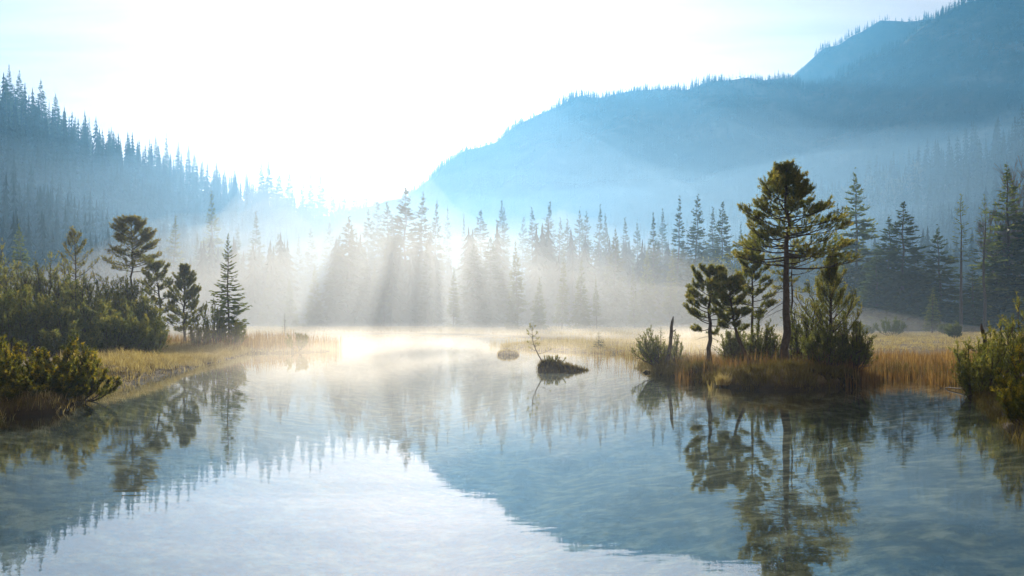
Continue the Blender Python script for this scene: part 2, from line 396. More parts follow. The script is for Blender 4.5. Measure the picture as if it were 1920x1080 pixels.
def needles(mb, P, A, n, length, width, shoot, spread, r, tint=None, fwd=0.6):
    """bottle-brush tufts: n narrow triangles round a shoot that starts at P and runs along A"""
    P = np.asarray(P, float); A = norm(A); m = len(P)
    if m == 0: return
    t = r.uniform(0, 1, (m, n, 1)); ln = np.broadcast_to(np.asarray(length, float).reshape(-1, 1, 1), (m, 1, 1)) * r.uniform(0.7, 1.15, (m, n, 1))
    sh = np.broadcast_to(np.asarray(shoot, float).reshape(-1, 1, 1), (m, 1, 1))
    B = P[:, None, :] + A[:, None, :] * t * sh
    d = norm(A[:, None, :] * fwd + norm(r.normal(size=(m, n, 3))) * spread)
    s = norm(np.cross(d, r.normal(size=(m, n, 3)))) * (width * 0.5)
    V = np.stack([B - s, B + s, B + d * ln], 2).reshape(-1, 3)
    f = np.arange(m * n * 3).reshape(-1, 3)
    tv = (r.uniform(0, 1, m) if tint is None else np.asarray(tint))
    tv = np.repeat(tv, n * 3) + np.repeat(r.normal(0, 0.08, m * n), 3)
    mb.add(V, f, np.clip(tv, 0, 1))

def spray(mb, P, Dv, ln, wd, r, a, flat=0.7):
    """flat leaf-like triangles that lie roughly level (spruce boughs)"""
    P = np.asarray(P); Dv = norm(Dv); m = len(P)
    s = norm(np.cross(Dv, UP) + r.normal(size=(m, 3)) * (1 - flat)) * (np.asarray(wd).reshape(-1, 1) * 0.5)
    e = P + Dv * np.asarray(ln).reshape(-1, 1)
    V = np.stack([P - s * 0.6, P + s * 0.6, e], 1)
    mid = P + Dv * np.asarray(ln).reshape(-1, 1) * 0.45
    V = np.stack([P, mid - s, e, mid + s], 1).reshape(-1, 3)
    mb.add(V, np.arange(m * 4).reshape(-1, 4), np.repeat(np.clip(a, 0, 1), 4))

def bezier_trunk(h, lean, bend, r, n=12):
    t = np.linspace(0, 1, n)
    x = lean[0] * h * t + bend[0] * h * np.sin(np.pi * t); y = lean[1] * h * t + bend[1] * h * np.sin(np.pi * t)
    w = r.normal(0, 0.006 * h, (n, 2)); w[0] = 0
    return np.stack([x + w[:, 0], y + w[:, 1], h * t], 1), t

def make_pine(label, loc, h, r0, c0, R, prof, nb, twigs, seed, lean=(0, 0), bend=(0, 0), el=(-5, 55), curl=0.25, tl=0.35, tuft=0.24, nn=22, nl=0.13, nw=0.022,
              tufts=3, mat='pine', dead=0, name='pine_tree', cat='tree', group=None, asym=None, inner=0.3, tip_up=0.6, limb_r=1.0, gap=0.0, rz=0.0, sub=(-0.15, 0.06)):
    r = np.random.default_rng(seed)
    root = tag(empty(name, (loc[0], loc[1], loc[2]), rz), label, cat, group)
    tp, tt = bezier_trunk(h, lean, bend, r)
    k = MB(); rad = r0 * (1 - 0.93 * tt) ** 0.85; rad[0] *= 1.35
    base = tp.copy(); base[0, 2] = sub[0]
    tube(k, base, rad, 9, cap=True); k.build('trunk', M['bark'], root, True)
    P, A, T = [], [], []
    for i in range(nb + dead):
        isdead = i >= nb
        u = (i + r.uniform(0.2, 0.8)) / nb if not isdead else 0
        u = u ** 0.85
        t = c0 + (1 - c0) * u * 0.985 if not isdead else c0 - r.uniform(0.0, 0.25) * (1 if c0 > 0.3 else 0.5)
        t = max(t, 0.06)
        az = i * 2.39996 + r.normal(0, 0.45)
        Lb = R * np.interp(u, [q[0] for q in prof], [q[1] for q in prof]) * r.uniform(0.68, 1.12)
        if asym is not None: Lb *= asym(az, u)
        if isdead: Lb = R * r.uniform(0.25, 0.55)
        e = math.radians(np.interp(u, [0, 1], el) + r.normal(0, 7))
        if isdead: e = math.radians(r.uniform(-40, 5))
        b0 = np.array([np.interp(t, tt, tp[:, j]) for j in range(3)])
        hd = np.array([math.cos(az), math.sin(az), 0]); sd = np.array([-math.sin(az), math.cos(az), 0])
        s = np.linspace(0, 1, 7)
        wob = r.normal(0, 0.05) * Lb
        pts = b0 + s[:, None] * Lb * (math.cos(e) * hd + math.sin(e) * UP) + (s ** 2)[:, None] * Lb * (curl * UP if not isdead else -0.25 * UP) + (np.sin(s * np.pi) * wob)[:, None] * sd
        rb = (0.012 + 0.014 * Lb) * limb_r * (0.6 if isdead else 1)
        k = MB(); tube(k, pts, rb * (1 - 0.82 * s), 5)
        tg = norm(np.gradient(pts, axis=0))
        nt_ = twigs if not isdead else 4
        for q in range(nt_):
            ss = inner + (1 - inner) * ((q + r.uniform(0, 1)) / nt_) ** 0.8
            pb = np.array([np.interp(ss, s, pts[:, j]) for j in range(3)]); tb = np.array([np.interp(ss, s, tg[:, j]) for j in range(3)])
            sg = 1 if q % 2 else -1
            dv = norm(tb * r.uniform(0.5, 1.0) + sd * sg * r.uniform(0.3, 0.9) + UP * r.uniform(-0.15, tip_up))
            lt = tl * (0.45 + 0.55 * (1 - ss)) * Lb * r.uniform(0.6, 1.2) + 0.06 * R
            pe = pb + dv * lt + UP * lt * (0.18 if not isdead else -0.3)
            tube(k, [pb, pb + dv * lt * 0.55, pe], [rb * 0.35, rb * 0.25, rb * 0.10], 3)
            if isdead or r.uniform() < gap: continue
            nf = tufts
            for w_ in range(nf):
                f = 1 - 0.75 * w_ / max(nf, 1) * r.uniform(0.7, 1.1)
                P.append(pb + (pe - pb) * f - dv * tuft * 0.4 + r.normal(0, 0.03 * R, 3) * (1 if w_ else 0.3))
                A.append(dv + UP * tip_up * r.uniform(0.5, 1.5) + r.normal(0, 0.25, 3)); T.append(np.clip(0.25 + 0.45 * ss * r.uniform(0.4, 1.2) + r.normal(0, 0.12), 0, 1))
        if not isdead:
            for w_ in range(2):
                P.append(pts[-1] - tg[-1] * tuft * w_ * 0.8); A.append(tg[-1] + UP * tip_up + r.normal(0, 0.2, 3)); T.append(0.7)
        k.build('dead_branch' if isdead else 'limb', M['bark'], root)
    for w_ in range(5):
        P.append(tp[-1] - UP * tuft * (0.2 + w_ * 0.6)); A.append(UP + r.normal(0, 0.35 * (w_ > 0), 3)); T.append(0.7)
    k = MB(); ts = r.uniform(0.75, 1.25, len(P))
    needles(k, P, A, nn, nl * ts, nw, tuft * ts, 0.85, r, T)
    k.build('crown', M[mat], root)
    return root

def make_shrub(label, loc, w, h, nst, twigs, seed, mat='pine', tuft=0.22, nn=18, nl=0.12, nw=0.024, lean=(0, 0), group=None, cat='shrub', name='mountain_pine_shrub', fill=1.0,
               tint=(0.2, 0.6), spread=0.35, rz=0.0, stem_tufts=1):
    """many stems that leave the ground together, bow outwards and turn up, each thick with upright shoots"""
    r = np.random.default_rng(seed)
    root = tag(empty(name, loc, rz), label, cat, group)
    P, A, T = [], [], []
    for i in range(nst):
        az = i * 2.39996 + r.normal(0, 0.3); o = math.sqrt((i + 0.5) / nst)
        hd = np.array([math.cos(az), math.sin(az), 0])
        rch = w * 0.5 * o * r.uniform(0.75, 1.1); hh = h * (1 - spread * o ** 2) * r.uniform(0.72, 1.05)
        s = np.linspace(0, 1, 8)
        st = np.array([r.normal(0, 0.05 * w), r.normal(0, 0.05 * w), -0.1])
        pts = st + (np.sin(s * np.pi / 2) ** 0.8)[:, None] * rch * hd + (s ** 1.25)[:, None] * (hh + 0.1) * UP + s[:, None] * np.array([lean[0], lean[1], 0]) * h
        pts[1:] += r.normal(0, 0.012 * h, (7, 3))
        rb = 0.010 * h + 0.012
        k = MB(); tube(k, pts, rb * (1.3 - 1.1 * s), 5)
        tg = norm(np.gradient(pts, axis=0))
        for q in range(twigs):
            ss = 0.22 + 0.78 * ((q + r.uniform(0, 1)) / twigs)
            pb = np.array([np.interp(ss, s, pts[:, j]) for j in range(3)]); tb = np.array([np.interp(ss, s, tg[:, j]) for j in range(3)])
            dv = norm(tb * 0.6 + norm(r.normal(size=3)) * 0.9 + hd * 0.4 + UP * 0.35)
            lt = (0.10 + 0.16 * (1 - ss)) * h * r.uniform(0.6, 1.3)
            pe = pb + dv * lt + UP * lt * 0.35
            tube(k, [pb, pb + dv * lt * 0.6, pe], [rb * 0.4, rb * 0.3, rb * 0.12], 3)
            for f in (1.0, 0.62, 0.3)[: (3 if r.uniform() < fill else 2)]:
                P.append(pb + (pe - pb) * f + r.normal(0, 0.012 * h, 3)); A.append(dv * 0.5 + UP * r.uniform(0.5, 1.1) + r.normal(0, 0.2, 3))
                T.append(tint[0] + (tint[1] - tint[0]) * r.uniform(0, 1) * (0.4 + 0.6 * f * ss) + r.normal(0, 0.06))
        for ss in np.linspace(0.42, 1.0, 9):
            pb = np.array([np.interp(ss, s, pts[:, j]) for j in range(3)])
            for w_ in range(stem_tufts): P.append(pb + r.normal(0, 0.015 * h, 3)); A.append(UP + norm(r.normal(size=3)) * 0.6); T.append(tint[0] + (tint[1] - tint[0]) * ss * r.uniform(0.2, 1))
        P.append(pts[-1]); A.append(UP + tg[-1]); T.append(tint[1])
        k.build('stem', M['bark'], root)
    k = MB(); ts = r.uniform(0.75, 1.25, len(P))
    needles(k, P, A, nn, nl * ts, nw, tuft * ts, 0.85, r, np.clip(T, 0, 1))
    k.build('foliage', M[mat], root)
    return root

def spruce_parts(h, R, seed, wh=26, per=6, ns=9, r0=None, low=0.06, power=0.85, droop=-18, wfac=0.34, lfac=0.5, sparse=0.0, curl=0.22, flat=0.7, jit=0.008):
    """trunk and crown meshes of one spruce; limbs are returned apart"""
    r = np.random.default_rng(seed)
    trunk = MB(); t = np.linspace(0, 1, 9); r0 = r0 or 0.012 * h + 0.03
    tube(trunk, np.stack([r.normal(0, 0.004 * h, 9) * (t > 0), r.normal(0, 0.004 * h, 9) * (t > 0), t * h - 0.3 * (t == 0)], 1), r0 * (1 - 0.96 * t), 7)
    crown = MB(); limbs = []
    P, Dv, ln, wd, a = [], [], [], [], []
    for i in range(wh):
        u = (i + 0.5) / wh; tz = low + (1 - low) * u ** 0.92
        n = max(3, int(per * (1 - 0.35 * u) + r.uniform(-0.5, 0.9)))
        a0 = r.uniform(0, 6.28); irregular = r.uniform(0.78, 1.12)
        for j in range(n):
            if r.uniform() < sparse: continue
            az = a0 + j / n * 6.283 + r.normal(0, 0.25)
            Lb = max(R * (1 - tz) ** power * irregular * r.uniform(0.72, 1.12), 0.008 * h)
            e = math.radians(np.interp(tz, [0, 0.5, 1], [droop, droop * 0.4, 48]) + r.normal(0, 5))
            hd = np.array([math.cos(az), math.sin(az), 0]); sd = np.array([-math.sin(az), math.cos(az), 0])
            b0 = np.array([0, 0, tz * h + r.normal(0, jit * h)])
            s = np.linspace(0, 1, 5)
            pts = b0 + s[:, None] * Lb * (math.cos(e) * hd + math.sin(e) * UP) + (s ** 2)[:, None] * Lb * curl * (1 - tz) * UP
            limbs.append((pts, (0.008 * Lb + 0.010) * (1 - 0.85 * s)))
            m = max(3, int(ns * (0.4 + 0.6 * (1 - tz)) + 0.5))
            for q in range(m):
                ss = 0.12 + 0.88 * (q + r.uniform(0, 1)) / m
                pb = np.array([np.interp(ss, s, pts[:, c_]) for c_ in range(3)])
                for sg in (-1, 1):
                    P.append(pb); Dv.append((math.cos(e) * hd + math.sin(e) * UP) * r.uniform(0.6, 1.0) + sd * sg * r.uniform(0.35, 0.95) + UP * r.uniform(-0.55, 0.1) * (1 - tz))
                    l = Lb * lfac * (1.05 - 0.75 * ss) * r.uniform(0.6, 1.2) + 0.005 * h
                    ln.append(l); wd.append(l * wfac + 0.002 * h); a.append(0.25 + 0.5 * ss * r.uniform(0.3, 1.1) + r.normal(0, 0.1))
            P.append(pts[-2]); Dv.append(pts[-1] - pts[-2] + UP * 0.02); ln.append(Lb * 0.32 + 0.006 * h); wd.append(Lb * 0.07 + 0.002 * h); a.append(0.75)
    for q in range(7):
        P.append(np.array([0, 0, h * (1 - 0.012 * q)])); Dv.append(np.array([r.normal(0, 0.35), r.normal(0, 0.35), 1.0])); ln.append(0.022 * h); wd.append(0.006 * h); a.append(0.6)
    spray(crown, np.array(P), np.array(Dv), ln, wd, r, np.array(a), flat)
    return trunk, crown, limbs

def make_spruce(label, loc, h, R, seed, mat='spruce', group=None, name='spruce_tree', limbs_apart=False, **kw):
    root = tag(empty(name, loc), label, 'tree', group)
    tr_, cr_, lb = spruce_parts(h, R, seed, **kw)
    tr_.build('trunk', M['bark'], root, True); cr_.build('crown', M[mat], root)
    if limbs_apart:
        for pts, rad in lb:
            k = MB(); tube(k, pts, rad, 4); k.build('limb', M['bark'], root)
    return root

def bare_tree_mb(h, seed, r0, depth=4, spread=0.55, n0=3):
    r = np.random.default_rng(seed); trunk = MB(); limbs = []
    def grow(mb, p, d, ln, rad, lev):
        n = 4; pts = [p]
        for i in range(n):
            d = norm(d + r.normal(0, 0.09, 3) + UP * 0.05); pts.append(pts[-1] + d * ln / n)
        tube(mb, pts, np.linspace(rad, rad * 0.6, n + 1), 6 if lev == 0 else 3)
        if lev >= depth: return
        for c_ in range(n0 + (lev > 0) + (r.uniform() < 0.5)):
            i = r.integers(2 if lev == 0 else 1, n + 1)
            nd = norm(d + norm(r.normal(size=3)) * spread * (1.2 if lev == 0 else 1.0) + UP * 0.15)
            if lev == 0:
                m2 = MB(); limbs.append(m2)
            else: m2 = mb
            grow(m2, pts[i], nd, ln * r.uniform(0.5, 0.72), max(rad * 0.5, 0.045), lev + 1)
        grow(mb, pts[-1], d, ln * 0.6, max(rad * 0.58, 0.05), lev + 1)
    grow(trunk, np.array([0, 0, -0.3]), UP.copy(), h * 0.42, r0, 0)
    return trunk, limbs

def blades(mb, P, hgt, wid, lean, r, tint):
    """upright grass or reed blades: one narrow kinked strip each"""
    P = np.asarray(P, float); m = len(P); az = r.uniform(0, 6.283, m)
    s = np.stack([np.cos(az), np.sin(az), az * 0], 1) * (np.asarray(wid).reshape(-1, 1) * 0.5)
    h_ = np.asarray(hgt).reshape(-1, 1); l2 = r.uniform(0, 6.283, m)
    ld = np.stack([np.cos(l2), np.sin(l2), l2 * 0], 1) * (np.asarray(lean).reshape(-1, 1)) * h_
    mid = P + ld * 0.35 + UP * h_ * 0.55; tip = P + ld + UP * h_ * np.sqrt(np.maximum(0.2, 1 - np.asarray(lean).reshape(-1, 1) ** 2))
    V = np.stack([P - s, P + s, mid + s * 0.8, mid - s * 0.8, tip], 1).reshape(-1, 3)
    i = np.arange(m)[:, None] * 5
    tv = np.repeat(np.clip(tint, 0, 1), 5)
    n0 = mb.n
    mb.add(V, np.concatenate([i + np.array([[0, 1, 2]]), i + np.array([[0, 2, 3]]), i + np.array([[3, 2, 4]])]), tv)

def in_px(n, x0, x1, d0, d1, r, power=1.0):
    """random ground spots, even over the ground between two distances and two view directions"""
    D = (d0 ** 2 + (d1 ** 2 - d0 ** 2) * r.uniform(0, 1, n) ** power) ** 0.5
    px = r.uniform(x0, x1, n); return wx(px, D), D

# ------------------------------------------------------------------ far woods
def far_tree(seed, tiers=11, per=7, R=0.16, bare=False):
    r = np.random.default_rng(seed); k = MB()
    V, Fc = [], []
    for i in range(tiers):
        u = i / (tiers - 1); z = 0.08 + 0.86 * u; rr = R * (1 - u) ** 0.8 * r.uniform(0.75, 1.15) + 0.012
        a0 = r.uniform(0, 6.28)
        for j in range(per):
            a = a0 + j / per * 6.283 + r.normal(0, 0.2); q = rr * r.uniform(0.65, 1.25); da = 0.33
            b = len(V)
            V += [(0, 0, z + 0.075), (q * 0.75 * math.cos(a - da), q * 0.75 * math.sin(a - da), z - 0.004), (q * math.cos(a), q * math.sin(a), z - 0.030 * (1 - u) - 0.01), (q * 0.75 * math.cos(a + da), q * 0.75 * math.sin(a + da), z - 0.004)]
            Fc.append((b, b + 1, b + 2, b + 3))
    b = len(V); V += [(-0.012, 0, 0.9), (0.012, 0, 0.9), (0, 0, 1.0), (0, -0.012, 0.9), (0, 0.012, 0.9)]
    k.add(V, Fc, r.uniform(0.2, 0.7)); k.add(V[b:], [(0, 1, 2), (3, 4, 2)], 0.4)
    tube(k, [(0, 0, -0.06), (0, 0, 0.95)], [0.012, 0.002], 4, 0.1)
    return k
def far_bare(seed):
    r = np.random.default_rng(seed); k = MB(); n = 70
    P = np.stack([r.normal(0, 0.03, n), r.normal(0, 0.03, n), r.uniform(0.2, 0.8, n)], 1)
    needles(k, P, np.stack([r.normal(0, 0.5, n), r.normal(0, 0.5, n), np.full(n, 1.0)], 1), 2, 0.24, 0.022, 0.05, 0.4, r, np.full(n, 1.0))
    tube(k, [(0, 0, -0.06), (0, 0, 0.7)], [0.015, 0.004], 4, 0.9)
    return k
FT = [far_tree(s, R=0.13 + 0.02 * (s % 4)) for s in range(8)]
FV = [far_tree(80 + s, 13, 8, R=0.19 + 0.025 * (s % 4)) for s in range(8)]
FB = [far_bare(40 + s) for s in range(3)]
FC = [far_tree(60 + s, 4, 5, R=0.15 + 0.02 * (s % 4)) for s in range(6)]

def ridge(name, px):
    for nm, P, R, D, fo in HILLS:
        if nm == name: return np.interp(px, P, R), np.interp(px, P, D), fo

def woods(name, label, hill, n, x0, x1, hmin, hmax, pale, seed, t0=0.0, t1=1.02, extra_ridge=0, proto=None, sink=0.0):
    r = np.random.default_rng(seed); k = MB()
    px = r.uniform(x0, x1, n + extra_ridge)
    _, D, fo = ridge(hill, px)
    t = np.concatenate([r.uniform(t0, t1, n), r.uniform(0.97, 1.01, extra_ridge)])
    y = D * (fo + (1 - fo) * t); x = wx(px, y); z = ground_h(x, y) + sink
    pn = vnoise(x, y, 0.012, 21)
    cl = vnoise(x, y, 0.02, 23) * 0.6 + vnoise(x, y, 0.06, 24) * 0.4
    for i in range(len(px)):
        if z[i] < 1.2: continue
        hh = r.uniform(hmin, hmax)
        if i >= n:
            hh *= 0.8 + 0.45 * cl[i]
            if cl[i] < -0.45: continue
            k.merge(FT[r.integers(8)], (x[i], y[i], z[i]), hh, r.uniform(0, 6.28)); continue
        if pn[i] > 0.25 and r.uniform() < pale: k.merge(FB[r.integers(3)], (x[i], y[i], z[i]), hh * 0.85, r.uniform(0, 6.28))
        else: k.merge((proto or FT)[r.integers(len(proto or FT))], (x[i], y[i], z[i]), hh, r.uniform(0, 6.28))
    return tag(k.build(name, M['forest']), label, kind='stuff')
woods('hillside_forest', 'dense conifer forest covering the left hill', 'left', 2800, -320, 1000, 15, 26, 0.0, 31)
woods('slope_forest', 'misty mixed forest on the lower right slope', 'right', 2000, 1020, 2150, 14, 27, 0.55, 32)
woods('mountain_forest', 'far conifer forest on the big mountain', 'mountain', 9000, 560, 2080, 15, 24, 0.0, 33, 0.2, 1.0, 1500, FC, -5.0)
woods('peak_forest', 'far conifer forest on the peak behind', 'peak', 1200, 1380, 2080, 14, 22, 0.0, 34, 0.4, 1.0, 400, FC, -6.0)

BEAM_GAPS = [(545, 622), (690, 726), (818, 876), (945, 995)]      # lanes kept clear of trees to bring out the sunbeams
def valley_wood(n, seed):
    r = np.random.default_rng(seed); k = MB()
    px = r.uniform(250, 1960, n); D = r.uniform(238, 430, n); x = wx(px, D); z = ground_h(x, D); bay = vnoise(x, D, 0.02, 3)
    for i in range(n):
        if D[i] < 345 and any(a < px[i] < b_ for a, b_ in BEAM_GAPS): continue
        k.merge(FV[r.integers(8)], (x[i], D[i], z[i]), r.uniform(12, 27) * (1 + 0.2 * bay[i]), r.uniform(0, 6.28))
    return tag(k.build('valley_forest', M['forest']), 'dense misty conifer forest filling the valley behind the far shore', kind='stuff')
valley_wood(1900, 35)

# ------------------------------------------------------------------ spruces one can tell apart, sharing eight sets of meshes
SP = []
for s in range(8):
    t_, c_, l_ = spruce_parts(1.0, (0.15, 0.18, 0.21, 0.17, 0.19, 0.15, 0.23, 0.14)[s], 100 + s, wh=44, per=7, ns=6, r0=0.010, low=(0.06, 0.10, 0.05, 0.22, 0.08, 0.12, 0.05, 0.3)[s], sparse=(0, .08, 0, .12, .05, .18, 0, .15)[s], droop=-26, wfac=0.6, flat=0.0, lfac=0.6, jit=0.02)
    for pts, rad in l_: tube(t_, pts, rad * 0.02, 3)
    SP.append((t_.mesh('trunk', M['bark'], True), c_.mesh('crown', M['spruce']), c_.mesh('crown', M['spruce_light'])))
def put_spruce(label, px, D, top, v, group=None, light=False, name='spruce_tree', wide=1.0, zoff=0.0):
    x = wx(px, D); z = gz(x, D) - 0.1 + zoff; h = wz(top, D) - z
    o = tag(empty(name, (x, D, z), v * 1.7 + px, (h * wide, h * wide, h)), label, 'tree', group)
    o.rotation_euler = (math.sin(px * 1.3) * 0.03, math.cos(px * 2.1) * 0.03, v * 1.7 + px)
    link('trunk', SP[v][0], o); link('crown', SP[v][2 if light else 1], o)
    return o
# skyline of the left hill
SKY_L = [(-40, 120), (18, 122), (35, 132), (62, 178), (78, 148), (92, 190), (108, 176), (140, 228), (165, 220), (186, 245), (208, 238), (243, 250), (262, 278), (282, 260), (294, 254), (312, 248), (332, 264), (352, 272),
         (365, 287), (378, 300), (405, 304), (420, 310), (441, 316), (462, 318), (492, 302), (506, 301), (522, 322), (543, 320), (566, 334), (585, 321), (602, 323), (625, 337), (645, 345), (665, 347), (684, 352), (706, 356)]
r = np.random.default_rng(5)
for i, (px, top) in enumerate(SKY_L):
    _, D, _f = ridge('left', px)
    put_spruce('spruce silhouetted along the crest of the wooded left hill', px, float(D) - r.uniform(0, 12), top, (i * 3) % 8, 'spruces on the crest of the left hill', wide=r.uniform(0.75, 1.1))
for i in range(44):
    px = -60 + i * 18 + r.uniform(-7, 7); row, D, _f = ridge('left', px)
    top = row - 22 * F / D * r.uniform(0.55, 0.95)
    put_spruce('spruce silhouetted along the crest of the wooded left hill', px, float(D) - r.uniform(2, 25), float(top), int(r.integers(8)), 'spruces on the crest of the left hill', wide=r.uniform(0.75, 1.1))
# trees behind the far shore, in the mist
FAR = [(636, 440, 233, 6, 'lower wide spruce added to thicken the shadow, on the left side of the left shadow-shaft spruce'), (672, 432, 236, 4, 'lower wide spruce added to thicken the shadow, on the right side of the left shadow-shaft spruce'), (738, 410, 258, 2, 'shorter spruce on the left flank of the broad tall one'), (654, 405, 232, 2, 'tall spruce throwing a dark shaft of shadow left of the sunbeams'), (757, 352, 262, 6, 'broad tall spruce above the darkest shaft of shadow in the mist'),
       (788, 362, 268, 4, 'spruce just right of the broadest one above the dark shadow shaft'), (802, 455, 222, 0, 'slim spruce between the two dark shadow shafts over the far shore'),
       (892, 458, 212, 2, 'shorter spruce casting the shadow shaft right of the bright beams'), (918, 446, 216, 6, 'shorter spruce beside the one casting the shaft right of the beams'),
       (1152, 432, 215, 2, 'wide misty spruce standing alone in front of the hazy tree row'), (1301, 366, 205, 4, 'tall spruce in the middle of the group left of the big pine'),
       (1268, 372, 212, 5, 'slender open spruce left in the group behind the dead stake'), (1351, 378, 198, 6, 'broad bushy spruce in the group just left of the big pine'),
       (1226, 402, 220, 7, 'thin spruce at the left end of the group behind the dead stake'), (320, 405, 240, 1, 'pale misty spruce on the left between round pine and slim spruce'),
       (405, 362, 290, 3, 'tall pale misty spruce directly behind the slim lakeside spruce'), (45, 420, 150, 2, 'pale yellowish spruce in the mist behind the leftmost shrubs')]
for px, top, D, v, lb in FAR: put_spruce(lb, px, D, top, v, light=px in (45, 320, 405), wide=1.6 if px in (654, 757, 892, 918) else 1.1)  # shaft spruces widened and flankers added for stronger shadow shafts in the mist
ORD = 'first second third fourth fifth sixth seventh eighth ninth tenth eleventh twelfth thirteenth fourteenth fifteenth sixteenth'.split()
r = np.random.default_rng(6)
ROW = [(708, 372, 300), (730, 380, 295), (813, 380, 290), (836, 392, 290), (870, 405, 285), (899, 394, 300), (932, 377, 300), (946, 392, 305), (975, 408, 300), (1002, 390, 300), (1023, 381, 300), (1046, 410, 295), (1066, 412, 300), (1083, 397, 300), (1097, 398, 302),
       (1119, 387, 290), (1140, 402, 300), (1175, 412, 290), (1196, 420, 280), (1240, 394, 290), (1335, 392, 250), (1385, 420, 240), (1565, 385, 210), (690, 395, 300), (620, 420, 290), (585, 430, 280), (560, 445, 270), (520, 440, 280), (478, 400, 290), (440, 430, 300), (370, 440, 280)]
for i, (px, top, D) in enumerate(ROW):
    if any(a < px < b_ for a, b_ in BEAM_GAPS): D += 60
    put_spruce('hazy spruce in the long row behind the far shore', px, D + r.uniform(-8, 8), top, int(r.integers(8)), 'hazy spruce row behind the far shore', wide=r.uniform(0.8, 1.5))
for i in range(60):
    px = r.uniform(470, 1440); D = r.uniform(240, 320); top = 600 - (r.uniform(11, 25)) * F / D
    if any(a < px < b_ for a, b_ in BEAM_GAPS): px += 75
    put_spruce('hazy spruce in the long row behind the far shore', px, D, top, int(r.integers(8)), 'hazy spruce row behind the far shore', wide=r.uniform(0.8, 1.6))
SMALL = [(970, 452, 190), (1053, 474, 185), (1088, 486, 180), (1010, 520, 178), (1120, 520, 176), (1190, 500, 190), (1210, 470, 200), (960, 530, 180), (850, 500, 200), (720, 470, 235), (700, 490, 230), (1255, 470, 190), (1330, 480, 185), (590, 500, 225), (545, 520, 220), (500, 510, 230)]
for i, (px, top, D) in enumerate(sorted(SMALL)):
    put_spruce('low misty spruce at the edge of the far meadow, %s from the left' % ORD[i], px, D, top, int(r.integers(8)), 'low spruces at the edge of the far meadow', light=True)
# the darker stand on the right
RIGHT = [(1611, 327, 168, 2, 'tall pointed spruce first in the dark stand right of the big pine', 0.95), (1690, 380, 150, 6, 'broad dark spruce second in the stand right of the big pine', 1.25), (1664, 406, 152, 4, 'lower dark spruce leaning against the left side of the broad one', 1.2),
         (1765, 428, 145, 2, 'short dark pointed spruce between broad spruce and thin-trunked trees', 1.25), (1893, 312, 140, 0, 'tall green spruce at the right edge below the bare tree', 1.3), (1826, 498, 138, 6, 'small dark spruce under the thin-trunked trees', 1.3),
         (1748, 541, 118, 5, 'small pale green spruce in front of the short dark spruce', 1.3), (1922, 390, 138, 2, 'dark spruce cut by the right edge of the picture', 1.3), (1720, 470, 150, 2, 'dark young spruce in the gap right of the broad spruce', 1.4),
         (1645, 470, 150, 6, 'bushy lower spruce in the gap left of the broad spruce', 1.4), (1590, 470, 165, 4, 'bushy spruce half hidden behind the candle-shaped pine', 1.3), (1868, 440, 142, 4, 'dark spruce behind the thin-trunked trees near the right edge', 1.3)]
for px, top, D, v, lb, wd in RIGHT: put_spruce(lb, px, D, top, v, wide=wd * 1.5, light=px in (1748, 1611, 1893))
for px, top, D, lb, sd in ((1802, 365, 132, 'thin-trunked conifer with a tufted top, left of its pair', 71), (1846, 370, 130, 'thin-trunked conifer with a tufted top, right of its pair', 72)):
    x = wx(px, D); z = gz(x, D); make_spruce(lb, (x, D, z), wz(top, D) - z, 3.2, sd, 'spruce_light', wh=16, per=6, ns=7, low=0.50, power=0.5, droop=-14, r0=0.28, sparse=0.1)
for px, top, D, lb, sd, h0 in ((1908, 225, 150, 'tall bare broadleaf tree above the right-edge spruce', 81, 1), (1858, 340, 145, 'smaller bare broadleaf tree beside the thin-trunked conifers', 82, 1)):
    x = wx(px, D); z = gz(x, D); root = tag(empty('bare_tree', (x, D, z)), lb, 'tree')
    t_, l_ = bare_tree_mb((wz(top, D) - z) * 0.92, sd, 0.34)
    t_.build('trunk', M['bark_pale'], root)
    for m2 in l_: m2.build('limb', M['bark_pale'], root)
x = wx(1357, 175); root = tag(empty('broadleaf_tree', (x, 175, gz(x, 175))), 'pale green leafy tree in mist left of the big pine', 'tree')
t_, l_ = bare_tree_mb(13.0, 88, 0.2, 4); t_.build('trunk', M['bark_pale'], root)
k = MB(); rr_ = np.random.default_rng(3); n = 900; P = rr_.normal(size=(n, 3)) * np.array([2.2, 2.2, 2.4]) + np.array([0, 0, 10.0])
needles(k, P, rr_.normal(size=(n, 3)), 5, 0.5, 0.22, 0.2, 0.9, rr_, rr_.uniform(0.6, 1, n)); k.build('crown', M['spruce_light'], root)

# ------------------------------------------------------------------ lakeside trees and shrubs
def spot(px, D): 
    x = wx(px, D); return (x, D, gz(x, D))
def hgt(px, D, top): return wz(top, D) - spot(px, D)[2]

# the big pine on the island and its neighbours
def asym_big(az, u):
    # longer to the right low down, one long limb to the left
    c_ = math.cos(az)
    return 1.0 + 0.12 * c_ * (1 if u < 0.35 else -0.3)
make_pine('tallest pine, dark trunk and tufted crown, in the middle of the island', spot(1472, 35), hgt(1472, 35, 318), 0.19, 0.50, 2.2, [(0, 0.95), (0.06, 1.12), (0.2, 0.98), (0.4, 0.82), (0.6, 0.60), (0.8, 0.36), (0.93, 0.20), (1, 0.08)],
          74, 13, 201, el=(-12, 26), curl=0.22, tl=0.34, tuft=0.17, nn=26, nl=0.11, nw=0.026, tufts=3, inner=0.38, gap=0.08, dead=16, asym=asym_big, bend=(0.012, 0), limb_r=1.0, rz=0.4)
make_pine('thin second trunk with sparse crown just right of the tallest pine', spot(1485, 37.5), hgt(1485, 37.5, 452), 0.075, 0.62, 1.2, [(0, 0.8), (0.4, 1), (1, 0.3)], 20, 6, 202, el=(-20, 30), tuft=0.18, nn=16, nl=0.11, nw=0.024, tufts=2, dead=14, gap=0.3)
